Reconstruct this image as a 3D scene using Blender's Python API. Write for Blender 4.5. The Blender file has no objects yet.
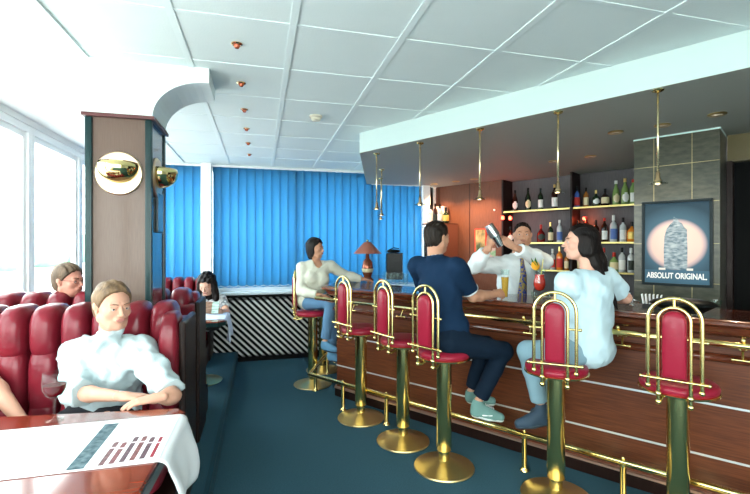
import bpy, bmesh, math, random
import numpy as np
from mathutils import Vector, Matrix

# ------------------------------------------------------------------ camera, daylight, exposure
SC = bpy.context.scene
COL = SC.collection
YAW = math.radians(14.9); EYE = 1.63; FPX = 432.0
cam_data = bpy.data.cameras.new('camera')
cam = bpy.data.objects.new('camera', cam_data); COL.objects.link(cam)
cam.location = (0, 0, EYE)
cam.rotation_euler = (math.radians(90), 0, -YAW)
cam_data.sensor_width = 36.0
cam_data.lens = FPX / 750 * 36
cam_data.shift_y = -1.0 / 750
cam_data.clip_start = 0.05; cam_data.clip_end = 400
SC.camera = cam
SC.view_settings.view_transform = 'Standard'
SC.view_settings.look = 'None'
SC.view_settings.gamma = 1.0
SC.view_settings.use_curve_mapping = False
SC.view_settings.exposure = 1.58

world = bpy.data.worlds.new('daylight'); SC.world = world
world.use_nodes = True
_bg = world.node_tree.nodes['Background']
_bg.inputs[0].default_value = (0.90, 0.985, 0.96, 1)
_bg.inputs[1].default_value = 4.2

def portal(loc, rot, sx, sy):
    d = bpy.data.lights.new('window_portal', 'AREA'); d.shape = 'RECTANGLE'
    d.size = sx; d.size_y = sy; d.cycles.is_portal = True
    o = bpy.data.objects.new('window_portal', d); COL.objects.link(o)
    o.location = loc; o.rotation_euler = rot
    return o
R90 = math.pi / 2
portal((-1.98, 1.7, 1.8), (0, -R90, 0), 1.9, 9.2)          # left window band, faces +X
portal((0.9, 6.62, 1.85), (-R90, 0, 0), 5.4, 1.8)          # far windows, faces -Y
portal((0.1, -2.80, 1.6), (R90, 0, 0), 4.1, 2.2)           # openings added in the unseen rear wall for frontal fill, faces +Y

def spot(name, loc, target, energy, color, size=70, radius=0.02, blend=0.6):
    d = bpy.data.lights.new(name, 'SPOT'); d.energy = energy; d.color = color
    d.spot_size = math.radians(size); d.spot_blend = blend; d.shadow_soft_size = radius
    o = bpy.data.objects.new(name, d); COL.objects.link(o)
    o.location = loc
    o.rotation_euler = (Vector(target) - Vector(loc)).to_track_quat('-Z', 'Y').to_euler()
    return o

def point(name, loc, energy, color, radius=0.02):
    d = bpy.data.lights.new(name, 'POINT'); d.energy = energy; d.color = color; d.shadow_soft_size = radius
    o = bpy.data.objects.new(name, d); COL.objects.link(o); o.location = loc
    return o

# ------------------------------------------------------------------ measured frames
CY_, SY_ = math.cos(YAW), math.sin(YAW)
def P(u, v, d):
    """a point seen at (u, v) of the 750x494 frame, d metres deep"""
    x = (u - 375) / FPX * d; z = (246 - v) / FPX * d
    return Vector((x * CY_ + d * SY_, -x * SY_ + d * CY_, EYE + z))
def CD(r, f, z=0.0):
    """direction from camera-right, camera-forward, up"""
    return Vector((r * CY_ + f * SY_, -r * SY_ + f * CY_, z)).normalized()

class Frame:
    def __init__(self, o, deg):
        a = math.radians(deg); self.o = Vector((o[0], o[1], 0)); self.a = a
        self.b = Vector((math.sin(a), -math.cos(a), 0)); self.n = Vector((math.cos(a), math.sin(a), 0))
    def __call__(self, s, n, z=0.0):
        return self.o + self.b * s + self.n * n + Vector((0, 0, z))
    @property
    def rz(self):      # local +X along b, local +Y along n
        return self.a - math.pi / 2
O2 = (0.8135, 4.6739)
BAR = Frame(O2, 35.5)
SOF = Frame(O2, 30.6)

# ------------------------------------------------------------------ materials
_M = {}
def mat(name, col, rough=0.5, metal=0.0, bump=None, spec=0.5, trans=0.0, ior=1.45, coat=0.0, vary=None, emit=None, sss=0.0):
    """bump=(scale, strength, stretch xyz); vary=(colour2, scale, stretch xyz, contrast)"""
    if name in _M: return _M[name]
    if spec == 0.5 and metal < .5: spec = .10 if rough >= .7 else (.22 if rough >= .3 else .4)
    m = bpy.data.materials.new(name); m.use_nodes = True; nt = m.node_tree
    b = nt.nodes['Principled BSDF']
    b.inputs['Base Color'].default_value = (*col, 1); b.inputs['Roughness'].default_value = rough
    b.inputs['Metallic'].default_value = metal; b.inputs['Specular IOR Level'].default_value = spec
    b.inputs['Transmission Weight'].default_value = trans; b.inputs['IOR'].default_value = ior
    b.inputs['Coat Weight'].default_value = coat; b.inputs['Coat Roughness'].default_value = 0.08
    if sss: b.inputs['Subsurface Weight'].default_value = sss; b.inputs['Subsurface Radius'].default_value = (.02, .008, .004)
    if emit: b.inputs['Emission Color'].default_value = (*emit[0], 1); b.inputs['Emission Strength'].default_value = emit[1]
    if bump or vary:
        tc = nt.nodes.new('ShaderNodeTexCoord')
    if bump:
        mp = nt.nodes.new('ShaderNodeMapping'); mp.inputs['Scale'].default_value = bump[2] if len(bump) > 2 else (1, 1, 1)
        nz = nt.nodes.new('ShaderNodeTexNoise'); nz.inputs['Scale'].default_value = bump[0]; nz.inputs['Detail'].default_value = 4
        bp = nt.nodes.new('ShaderNodeBump'); bp.inputs['Strength'].default_value = bump[1]; bp.inputs['Distance'].default_value = 0.01
        nt.links.new(tc.outputs['Object'], mp.inputs[0]); nt.links.new(mp.outputs[0], nz.inputs['Vector'])
        nt.links.new(nz.outputs['Fac'], bp.inputs['Height']); nt.links.new(bp.outputs[0], b.inputs['Normal'])
    if vary:
        mp = nt.nodes.new('ShaderNodeMapping'); mp.inputs['Scale'].default_value = vary[2]
        nz = nt.nodes.new('ShaderNodeTexNoise'); nz.inputs['Scale'].default_value = vary[1]; nz.inputs['Detail'].default_value = 5
        rp = nt.nodes.new('ShaderNodeValToRGB'); c = vary[3] if len(vary) > 3 else 0.2
        rp.color_ramp.elements[0].position = 0.5 - c; rp.color_ramp.elements[1].position = 0.5 + c
        rp.color_ramp.elements[0].color = (*col, 1); rp.color_ramp.elements[1].color = (*vary[0], 1)
        nt.links.new(tc.outputs['Object'], mp.inputs[0]); nt.links.new(mp.outputs[0], nz.inputs['Vector'])
        nt.links.new(nz.outputs['Fac'], rp.inputs[0]); nt.links.new(rp.outputs[0], b.inputs['Base Color'])
    _M[name] = m
    return m

def thin_glass(name, tint=(0.93, 0.98, 0.97), gloss=0.08):
    if name in _M: return _M[name]
    m = bpy.data.materials.new(name); m.use_nodes = True; nt = m.node_tree; nt.nodes.clear()
    out = nt.nodes.new('ShaderNodeOutputMaterial'); mx = nt.nodes.new('ShaderNodeMixShader')
    t = nt.nodes.new('ShaderNodeBsdfTransparent'); g = nt.nodes.new('ShaderNodeBsdfGlossy')
    lw = nt.nodes.new('ShaderNodeLayerWeight'); lw.inputs[0].default_value = gloss * 2.5
    t.inputs[0].default_value = (*tint, 1); g.inputs['Roughness'].default_value = 0.03
    lw.inputs[0].default_value = 0.5
    pw = nt.nodes.new('ShaderNodeMath'); pw.operation = 'POWER'; pw.inputs[1].default_value = 3.5
    ml = nt.nodes.new('ShaderNodeMath'); ml.operation = 'MULTIPLY_ADD'; ml.inputs[1].default_value = 0.30; ml.inputs[2].default_value = gloss * .3
    nt.links.new(lw.outputs['Facing'], pw.inputs[0]); nt.links.new(pw.outputs[0], ml.inputs[0])
    nt.links.new(ml.outputs[0], mx.inputs[0]); nt.links.new(t.outputs[0], mx.inputs[1]); nt.links.new(g.outputs[0], mx.inputs[2])
    nt.links.new(mx.outputs[0], out.inputs[0]); _M[name] = m
    return m

BRASS = mat('brass', (0.84, 0.68, 0.28), 0.18, 1.0)
BRASS_B = mat('brushed_brass', (0.66, 0.50, 0.23), 0.34, 1.0, bump=(40, 0.15))
COPPER = mat('copper_gold', (0.92, 0.62, 0.34), 0.12, 1.0)
CHROME = mat('chrome', (0.75, 0.78, 0.8), 0.15, 1.0)
STEEL = mat('satin_steel', (0.62, 0.66, 0.68), 0.3, 1.0)
RED = mat('red_leather', (0.24, 0.010, 0.028), 0.36, 0, bump=(60, 0.10), coat=0.12)
MAROON = mat('maroon_leather', (0.20, 0.014, 0.024), 0.30, 0, bump=(14, 0.35), coat=0.22, vary=((0.12, 0.007, 0.016), 5, (1, 1, 1), 0.3))
WOOD = mat('bar_wood', (0.15, 0.042, 0.014), 0.38, 0, vary=((0.060, 0.016, 0.007), 9, (0.6, 0.6, 14), 0.25), coat=0.12, spec=0.35)
WOODTOP = mat('counter_wood', (0.14, 0.035, 0.014), 0.18, 0, vary=((0.07, 0.016, 0.008), 6, (3, 3, 12), 0.25), coat=0.8)
TABLEW = mat('table_wood', (0.23, 0.035, 0.014), 0.16, 0, vary=((0.13, 0.018, 0.008), 4, (1, 9, 6), 0.3), coat=0.9)
DARKW = mat('dark_wood', (0.018, 0.007, 0.005), 0.4, 0, vary=((0.009, 0.004, 0.003), 7, (8, 8, 1), 0.3))
PANELW = mat('column_veneer', (0.145, 0.098, 0.076), 0.38, 0, vary=((0.11, 0.072, 0.055), 14, (12, 12, 0.7), 0.3), coat=0.2)
GREENB = mat('green_black_trim', (0.004, 0.026, 0.028), 0.3, 0, coat=0.15)
WHITE = mat('white_paint', (0.80, 0.84, 0.84), 0.55)
CREAM = mat('cream_plaster', (0.80, 0.83, 0.82), 0.7)
TILE = mat('ceiling_tile', (0.69, 0.785, 0.78), 0.75, bump=(90, 0.12), vary=((0.67, 0.77, 0.765), 6, (1, 1, 1), 0.3))
TBAR = mat('ceiling_grid', (0.70, 0.80, 0.80), 0.6)
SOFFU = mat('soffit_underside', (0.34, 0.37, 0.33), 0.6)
CARPET = mat('blue_carpet', (0.050, 0.120, 0.158), 0.95, bump=(220, 0.6), vary=((0.028, 0.073, 0.100), 120, (1, 1, 1), 0.25), spec=0.1)
BLACK = mat('black_plastic', (0.005, 0.006, 0.006), 0.35)
MATTBLACK = mat('matt_black', (0.004, 0.0045, 0.0045), 0.7)
GREY = mat('grey_back_panel', (0.12, 0.115, 0.12), 0.45, vary=((0.085, 0.08, 0.085), 10, (10, 10, 1), 0.3))
REDWALL = mat('red_brown_wall', (0.17, 0.075, 0.045), 0.4, vary=((0.12, 0.05, 0.03), 9, (10, 10, 1), 0.3))
PAPER = mat('paper', (0.82, 0.84, 0.84), 0.8)
GLASS = thin_glass('clear_glass')
PANE = thin_glass('window_pane', (0.97, 0.99, 1.0), 0.03)

# ------------------------------------------------------------------ object helpers
def link(name, me, m=None, parent=None, smooth=False):
    if m is not None:
        for x in (m if isinstance(m, (list, tuple)) else [m]): me.materials.append(x)
    if smooth:
        me.polygons.foreach_set('use_smooth', [True] * len(me.polygons))
    o = bpy.data.objects.new(name, me); COL.objects.link(o)
    if parent is not None: o.parent = parent
    return o
def solid(bm, t):
    bmesh.ops.recalc_face_normals(bm, faces=bm.faces[:]); bm.normal_update()
    bmesh.ops.solidify(bm, geom=bm.faces[:], thickness=t)
def obj(name, bm, m, parent=None, smooth=False, auto=None):
    bmesh.ops.recalc_face_normals(bm, faces=bm.faces[:])
    me = bpy.data.meshes.new(name); bm.to_mesh(me); bm.free()
    o = link(name, me, m, parent, smooth or auto is not None)
    if auto is not None:
        try: me.set_sharp_from_angle(angle=math.radians(auto))
        except Exception: pass
    return o
def tag(o, label=None, cat=None, group=None, kind=None):
    if label: o['label'] = label
    if cat: o['category'] = cat
    if group: o['group'] = group
    if kind: o['kind'] = kind
    return o
def thing(name, loc=(0, 0, 0), rz=0.0, label=None, cat=None, group=None):
    o = bpy.data.objects.new(name, None); COL.objects.link(o)
    o.empty_display_size = 0.1
    o.location = loc; o.rotation_euler = (0, 0, rz)
    return tag(o, label, cat, group)
def copy_tree(o, parent=None):
    c = o.copy(); COL.objects.link(c); c.parent = parent
    for ch in list(o.children): copy_tree(ch, c)
    return c
def struct(name, bm, m, smooth=False):
    o = obj(name, bm, m, None, smooth); o['kind'] = 'structure'; return o

def box(bm, x0, x1, y0, y1, z0, z1, mi=0, M=None, bev=0.0):
    r = bmesh.ops.create_cube(bm, size=1.0)
    vs = r['verts']
    for v in vs:
        v.co = Vector((x0 + (v.co.x + .5) * (x1 - x0), y0 + (v.co.y + .5) * (y1 - y0), z0 + (v.co.z + .5) * (z1 - z0)))
    fs = {f for v in vs for f in v.link_faces}
    for f in fs: f.material_index = mi
    if bev > 0:
        es = list({e for v in vs for e in v.link_edges})
        r = bmesh.ops.bevel(bm, geom=es, offset=bev, segments=2, affect='EDGES', profile=0.6)
        vs = list(set(r['verts']) | {v for v in vs if v.is_valid})
        for f in r['faces']: f.material_index = mi
    if M is not None:
        for v in vs: v.co = M @ v.co
    return vs
def prism(bm, pts, z0, z1, mi=0):
    a = [bm.verts.new((p[0], p[1], z0)) for p in pts]; b = [bm.verts.new((p[0], p[1], z1)) for p in pts]
    n = len(pts); fs = [bm.faces.new(a[::-1]), bm.faces.new(b)]
    for i in range(n): fs.append(bm.faces.new((a[i], a[(i + 1) % n], b[(i + 1) % n], b[i])))
    for f in fs: f.material_index = mi
    return fs
def quadbox(bm, p0, p1, t, z0, z1, mi=0):
    """wall slab from p0 to p1 (2D), thickness t to the left of travel"""
    p0 = Vector(p0[:2]); p1 = Vector(p1[:2]); d = (p1 - p0).normalized(); l = Vector((-d.y, d.x)) * t
    return prism(bm, [p0, p1, p1 + l, p0 + l], z0, z1, mi)
def tube(bm, pts, r, seg=10, closed=False, caps=True, mi=0, r_end=None):
    pts = [Vector(p) for p in pts]; n = len(pts); rings = []
    prev = None
    for i, p in enumerate(pts):
        if closed: t = (pts[(i + 1) % n] - pts[i - 1]).normalized()
        elif i == 0: t = (pts[1] - p).normalized()
        elif i == n - 1: t = (p - pts[-2]).normalized()
        else: t = ((pts[i + 1] - p).normalized() + (p - pts[i - 1]).normalized()).normalized()
        if prev is None:
            a = Vector((0, 0, 1)) if abs(t.z) < .9 else Vector((1, 0, 0))
            x = t.cross(a).normalized()
        else:
            x = (prev - t * prev.dot(t)).normalized()
        prev = x; y = t.cross(x)
        rr = r if r_end is None else r + (r_end - r) * i / (n - 1)
        rings.append([bm.verts.new(p + (x * math.cos(2 * math.pi * k / seg) + y * math.sin(2 * math.pi * k / seg)) * rr) for k in range(seg)])
    for i in range(n if closed else n - 1):
        A = rings[i]; B = rings[(i + 1) % n]
        for k in range(seg):
            f = bm.faces.new((A[k], A[(k + 1) % seg], B[(k + 1) % seg], B[k])); f.material_index = mi
    if caps and not closed:
        bm.faces.new(rings[0][::-1]).material_index = mi; bm.faces.new(rings[-1]).material_index = mi
def lathe(bm, prof, seg=24, c=(0, 0, 0), mi=0, M=None):
    """prof: (r, z) list; r=0 ends close"""
    rings = []; new = []
    for r, z in prof:
        if r < 1e-5: ring = [bm.verts.new((c[0], c[1], c[2] + z))]
        else: ring = [bm.verts.new((c[0] + r * math.cos(2 * math.pi * k / seg), c[1] + r * math.sin(2 * math.pi * k / seg), c[2] + z)) for k in range(seg)]
        rings.append(ring); new += ring
    for A, B in zip(rings, rings[1:]):
        for k in range(seg):
            k2 = (k + 1) % seg
            if len(A) == 1 and len(B) == 1: continue
            if len(A) == 1: f = bm.faces.new((A[0], B[k2], B[k]))
            elif len(B) == 1: f = bm.faces.new((A[k], A[k2], B[0]))
            else: f = bm.faces.new((A[k], A[k2], B[k2], B[k]))
            f.material_index = mi
    if M is not None:
        for v in new: v.co = M @ v.co
    return new
def sphere(bm, c, r, seg=12, mi=0, sc=(1, 1, 1)):
    n = max(6, seg // 2 + 2)
    prof = [(r * math.sin(math.pi * i / n), -r * math.cos(math.pi * i / n)) for i in range(n + 1)]
    prof[0] = (0, -r); prof[-1] = (0, r)
    vs = lathe(bm, prof, seg, (0, 0, 0), mi)
    for v in vs: v.co = Vector((v.co.x * sc[0] + c[0], v.co.y * sc[1] + c[1], v.co.z * sc[2] + c[2]))
    return vs
def sweep(path, prof):
    """closed profile of (n, z) swept along a 2D path with mitres; n grows to the right of travel"""
    bm = bmesh.new(); path = [Vector(p[:2]) for p in path]; rings = []
    for i, p in enumerate(path):
        def R(a, b):
            d = (b - a).normalized(); return Vector((d.y, -d.x))
        if i == 0: m = R(p, path[1])
        elif i == len(path) - 1: m = R(path[-2], p)
        else:
            a = R(path[i - 1], p); b = R(p, path[i + 1]); m = (a + b).normalized(); m = m / m.dot(a)
        rings.append([bm.verts.new((p.x + m.x * n, p.y + m.y * n, z)) for n, z in prof])
    k = len(prof)
    for A, B in zip(rings, rings[1:]):
        for j in range(k): bm.faces.new((A[j], A[(j + 1) % k], B[(j + 1) % k], B[j]))
    bm.faces.new(rings[0][::-1]); bm.faces.new(rings[-1])
    return bm
def circ(n, z, r, seg=12): return [(n + r * math.cos(2 * math.pi * k / seg), z + r * math.sin(2 * math.pi * k / seg)) for k in range(seg)]
def text_mesh(name, s, size, m, parent, loc, rot, bold=0.0, width=None):
    cu = bpy.data.curves.new(name, 'FONT'); cu.body = s; cu.size = size; cu.offset = bold; cu.extrude = 0.0008
    cu.align_x = 'CENTER'; cu.align_y = 'CENTER'
    tmp = bpy.data.objects.new('tmp', cu); COL.objects.link(tmp)
    bpy.context.view_layer.update()
    dg = bpy.context.evaluated_depsgraph_get()
    me = bpy.data.meshes.new_from_object(tmp.evaluated_get(dg))
    bpy.data.objects.remove(tmp); bpy.data.curves.remove(cu)
    if width:
        xs = [v.co.x for v in me.vertices]; k = width / (max(xs) - min(xs))
        for v in me.vertices: v.co.x *= k
    me.materials.clear()
    o = link(name, me, m, parent); o.location = loc; o.rotation_euler = rot
    return o
# ================================================================== THE ROOM
XL = -1.90; YF = 6.60; YR = -2.60; ZC = 2.80; ZS = 2.594; PLAT = 0.15; XP = -0.30
# floor and raised seating platform
bm = bmesh.new(); box(bm, XL - .3, 6.5, YR - .2, 7.3, -0.08, 0.0); struct('floor', bm, CARPET)
bm = bmesh.new(); box(bm, XL, XP, YR, 6.34, 0.0, PLAT); struct('floor_platform', bm, CARPET)
bm = bmesh.new(); box(bm, XP - .03, XP + .004, YR, 6.34, PLAT - .012, PLAT + .004, bev=.004)
struct('trim_1', bm, mat('dark_step_nosing', (.012, .05, .07), .6))
# ceiling: tiles between a grid
bm = bmesh.new(); box(bm, -1.03, 6.5, YR - .2, YF + .7, ZC, ZC + .06); struct('ceiling', bm, TILE)
bm = bmesh.new()
k = 0
xs = [0.170 + .602 * i for i in range(-1, 10)]
ys = [2.32 + .597 * i for i in range(-8, 8)]
for x in xs: box(bm, x - .019, x + .019, YR, YF, ZC - .006, ZC + .001)
for y in ys:
    if y < YF: box(bm, -1.03, 6.3, y - .011, y + .011, ZC - .004, ZC + .001)
box(bm, -1.05, -1.02, YR, YF, ZC - .012, ZC + .001)
box(bm, -1.03, 6.3, YF - .03, YF, ZC - .03, ZC)
struct('trim_2', bm, TBAR)
# sloping plaster strip over the windows
bm = bmesh.new()
a = [(-1.03, ZC), (XL - .1, 2.705), (XL - .1, 2.80), (-1.03, ZC + .06)]
v0 = [bm.verts.new((x, YR, z)) for x, z in a]; v1 = [bm.verts.new((x, YF + .1, z)) for x, z in a]
bm.faces.new(v0); bm.faces.new(v1[::-1])
for i in range(4): bm.faces.new((v0[i], v0[(i + 1) % 4], v1[(i + 1) % 4], v1[i]))
struct('ceiling_left', bm, CREAM)

# left wall with the window band
bm = bmesh.new()
box(bm, XL - .15, XL, YR - .2, YF + .1, 0.0, 0.86)
box(bm, XL - .15, XL, YR - .2, YF + .1, 2.66, 2.86)
struct('wall_left', bm, CREAM)
bm = bmesh.new(); box(bm, XL - .05, XL + .06, YR, YF, .86, .89, bev=.006); struct('trim_3', bm, WHITE)
mull = [-2.6, -1.2, 0.1, 1.2, 2.26, 3.32, 4.38, 5.45, 6.58]
WF = mat('window_frame_white', (.86, .90, .90), .35)
for i in range(len(mull) - 1):
    y0, y1 = mull[i], mull[i + 1]
    t = bpy.data.objects.new('window_%d' % (i + 1), None); COL.objects.link(t); t['kind'] = 'structure'
    bm = bmesh.new()
    for a0, a1, b0, b1 in ((y0, y0 + .05, .89, 2.66), (y1 - .05, y1, .89, 2.66), (y0 + .05, y1 - .05, .89, .95), (y0 + .05, y1 - .05, 2.60, 2.66)):
        box(bm, XL - .09, XL - .01, a0, a1, b0, b1, bev=.006)
    for a0, a1, b0, b1 in ((y0 + .05, y0 + .10, .95, 2.60), (y1 - .10, y1 - .05, .95, 2.60), (y0 + .10, y1 - .10, .95, 1.0), (y0 + .10, y1 - .10, 2.55, 2.60)):
        box(bm, XL - .075, XL - .03, a0, a1, b0, b1, bev=.005)
    obj('window_frame', bm, WF, t)
    bm = bmesh.new(); box(bm, XL - .056, XL - .052, y0 + .09, y1 - .09, .99, 2.56); obj('glass', bm, PANE, t)

# far wall: ledge wall, window openings, white post between the blinds
bm = bmesh.new()
box(bm, XL - .15, 3.1, YF, YF + .12, 0.0, 1.0)
box(bm, XL - .15, 3.1, YF, YF + .12, 2.76, 2.86)
struct('wall_far', bm, WHITE)
fx = [XL, -0.60, 0.55, 1.70, 2.80]
for i in range(4):
    x0, x1 = fx[i], fx[i + 1]
    t = bpy.data.objects.new('window_%d' % (i + 9), None); COL.objects.link(t); t['kind'] = 'structure'
    bm = bmesh.new()
    for a0, a1, b0, b1 in ((x0, x0 + .05, 1.0, 2.76), (x1 - .05, x1, 1.0, 2.76), (x0 + .05, x1 - .05, 1.0, 1.06), (x0 + .05, x1 - .05, 2.70, 2.76)):
        box(bm, a0, a1, YF + .01, YF + .09, b0, b1, bev=.006)
    obj('window_frame', bm, WF, t)
    bm = bmesh.new(); box(bm, x0 + .05, x1 - .05, YF + .048, YF + .052, 1.06, 2.70); obj('glass', bm, PANE, t)
bm = bmesh.new(); box(bm, -0.80, -0.66, 6.44, YF, PLAT, ZC, bev=.01); struct('trim_4', bm, WHITE)
bm = bmesh.new(); box(bm, 2.50, 2.62, 6.42, YF, 0, ZS, bev=.01); struct('trim_5', bm, WHITE)
bm = bmesh.new(); box(bm, XL, 2.9, 6.38, YF, .935, .965, bev=.006); struct('trim_6', bm, mat('ledge', (.42, .50, .53), .25))

# rear and right walls, behind the viewer: unseen, rear openings added and sized for frontal fill light
bm = bmesh.new()
box(bm, XL - .15, 6.4, YR - .15, YR, 0, .5); box(bm, XL - .15, 6.4, YR - .15, YR, 2.66, 2.86)
for x in (-1.95, 0.1, 2.2): box(bm, x - .06, x + .06, YR - .15, YR, .5, 2.66)
box(bm, 2.26, 6.4, YR - .15, YR, .5, 2.66)
struct('wall_rear', bm, CREAM)
bm = bmesh.new(); box(bm, 6.3, 6.4, YR - .15, 3.0, 0, 2.86); struct('wall_right', bm, CREAM)

# dropped soffit over the bar
f0 = SOF(0, 0); fe = SOF(6.6, 0)
soff = [(f0.x, f0.y), (fe.x, fe.y), (6.38, fe.y), (6.38, YF + .1), (1.72, YF + .1)]
soff = [(f0.x + .10, f0.y - .17)] + [(SOF(5.4, 0).x, SOF(5.4, 0).y)] + [(6.3, 1.2), (6.3, YF), (1.62, YF)]
soff = [(SOF(.36, 0).x, SOF(.36, 0).y), (SOF(6.0, 0).x, SOF(6.0, 0).y), (6.3, .5), (6.3, YF), (1.62, YF)]
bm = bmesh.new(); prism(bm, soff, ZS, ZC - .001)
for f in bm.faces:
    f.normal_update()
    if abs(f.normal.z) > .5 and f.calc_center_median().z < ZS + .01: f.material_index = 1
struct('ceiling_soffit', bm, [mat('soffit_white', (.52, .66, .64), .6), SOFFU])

# back wall of the bar (parallel to the soffit)
def sof_box(bm, s0, s1, n0, n1, z0, z1, mi=0, bev=0.0):
    M = Matrix.Translation(SOF.o) @ Matrix.Rotation(SOF.rz, 4, 'Z')
    return box(bm, s0, s1, n0, n1, z0, z1, mi, M, bev)
bm = bmesh.new(); sof_box(bm, -.76, .52, 2.70, 2.98, 0, ZS); struct('wall_back', bm, REDWALL)
bm = bmesh.new(); sof_box(bm, .52, 3.3, 2.98, 3.08, 0, ZS); struct('wall_back_panel', bm, GREY)
bm = bmesh.new()
for s in (-.60, -.02): sof_box(bm, s - .003, s + .003, 2.694, 2.70, 1.0, ZS)
struct('trim_7', bm, DARKW)
bm = bmesh.new(); sof_box(bm, -.80, -.70, 2.60, 2.78, 0, ZS); struct('trim_8', bm, DARKW)
# tiled pier with the framed advertisement
PIER = mat('pier_tile', (.034, .040, .028), .30, 0, vary=((.070, .072, .050), 5, (2.5, 2.5, 7), .2), coat=.2, spec=.3)
bm = bmesh.new(); sof_box(bm, 2.535, 3.15, 1.375, 2.1, 0, ZS - .012); struct('wall_pier', bm, PIER)
bm = bmesh.new()
for s in (2.69, 2.965): sof_box(bm, s - .0015, s + .0015, 1.3725, 1.377, 0, ZS - .012)
for z in (.33, .66, .99, 1.32, 1.65, 2.0, 2.33): sof_box(bm, 2.535, 3.15, 1.3725, 1.377, z - .0015, z + .0015)
struct('trim_9', bm, mat('gold_grout', (.42, .36, .16), .35, .6))
bm = bmesh.new(); sof_box(bm, 2.53, 3.155, 1.368, 2.1, ZS - .012, ZS - .001); struct('trim_10', bm, mat('pale_edge', (.55, .75, .72), .4))
# dark service doorway to the right of the pier
bm = bmesh.new(); sof_box(bm, 3.16, 6.4, 1.75, 1.85, 2.36, ZS - .002); struct('wall_header', bm, mat('olive_wood', (.12, .10, .045), .35, coat=.4))
bm = bmesh.new(); sof_box(bm, 3.16, 3.20, 1.70, 1.85, 0, 2.36); struct('trim_11', bm, DARKW)
bm = bmesh.new(); sof_box(bm, 3.16, 6.4, 1.86, 1.92, 0, 2.36); struct('door_1', bm, MATTBLACK)

# ------------------------------------------------------------------ outdoors, seen through the left windows
bm = bmesh.new(); box(bm, -160, 160, -120, 200, -4.2, -4.0)
struct('ground', bm, mat('pale_paving', (.62, .58, .56), .9))
random.seed(5)
TREE = mat('distant_foliage', (.20, .36, .24), .9, 0, bump=(3, .8), vary=((.30, .46, .34), .5, (1, 1, 1), .3))
for i in range(4, 10):
    bm = bmesh.new(); bmesh.ops.create_icosphere(bm, subdivisions=3, radius=1)
    sx, sz = random.uniform(6, 8), random.uniform(5.0, 7.5)
    for v in bm.verts:
        n = math.sin(v.co.x * 5 + i) * math.sin(v.co.y * 4 + i * 2) * math.cos(v.co.z * 6 + i)
        v.co = v.co * (1 + .12 * n); v.co = Vector((v.co.x * sx, v.co.y * sx, v.co.z * sz))
    o = obj('tree', bm, TREE, None, True)
    o.location = (-62 + random.uniform(-5, 5), 24 + i * 19, -4.0 + sz * .75)
    bm = bmesh.new(); tube(bm, [(0, 0, -sz * .75), (0, 0, 0)], .5, 8); obj('trunk', bm, DARKW, o)
    tag(o, 'hazy green tree far outside behind the left windows', 'tree', 'distant trees outside the windows')

# ------------------------------------------------------------------ vertical blinds
BLUE = bpy.data.materials.new('blue_blind_fabric'); BLUE.use_nodes = True
nt = BLUE.node_tree; nt.nodes.clear()
out = nt.nodes.new('ShaderNodeOutputMaterial'); mx = nt.nodes.new('ShaderNodeMixShader'); mx.inputs[0].default_value = .50
d = nt.nodes.new('ShaderNodeBsdfDiffuse'); tr = nt.nodes.new('ShaderNodeBsdfTranslucent')
d.inputs[0].default_value = (.09, .29, .46, 1); tr.inputs[0].default_value = (.145, .43, .67, 1)
nt.links.new(d.outputs[0], mx.inputs[1]); nt.links.new(tr.outputs[0], mx.inputs[2]); nt.links.new(mx.outputs[0], out.inputs[0])
def blind(x0, x1, yb, label, z1=2.755):
    t = thing('vertical_blind', ((x0 + x1) / 2, yb, 1.03), 0, label, 'blind', 'blue vertical blinds on the far windows')
    random.seed(int(x0 * 100)); bm = bmesh.new(); cx = (x0 + x1) / 2; w = .127; x = x0 + w / 2 - cx; k = 0
    while x < x1 - cx:
        a = math.radians(random.choice([5, 6, 8, 7, 5, 14]) if k % 5 else 24)
        n = 6; A = []; B = []
        for i in range(n + 1):
            q = i / n - .5; sx = q * w * 1.02; sy = .010 * math.cos(q * math.pi)
            px = x + sx * math.cos(a) + sy * math.sin(a); py = -sx * math.sin(a) + sy * math.cos(a)
            A.append(bm.verts.new((px, py, 0))); B.append(bm.verts.new((px, py, z1 - 1.03)))
        for i in range(n): bm.faces.new((A[i], A[i + 1], B[i + 1], B[i]))
        x += .117; k += 1
    solid(bm, .0012)
    obj('slats', bm, BLUE, t, True)
    bm = bmesh.new(); box(bm, x0 - cx, x1 - cx, -.025, .025, z1 - 1.03, z1 - 1.0, bev=.004)
    o = obj('headrail', bm, WHITE, t)
    bm = bmesh.new(); xx = x0 - cx
    pts = []
    while xx < x1 - cx - .11:
        for q in range(5): pts.append((xx + .117 * q / 4, -.028, .03 - .018 * math.sin(q / 4 * math.pi)))
        xx += .117
    tube(bm, pts, .003, 4); obj('bottom_chain', bm, WHITE, t)
    return t
blind(-1.85, -.80, 6.52, 'short blue vertical blind at the far window, left of the white post')
blind(-.655, 1.66, 6.52, 'wide blue vertical blind on the far window behind the seated women')
blind(1.675, 2.49, 6.51, 'blue vertical blind under the soffit behind the black loudspeaker', 2.585)

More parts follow.
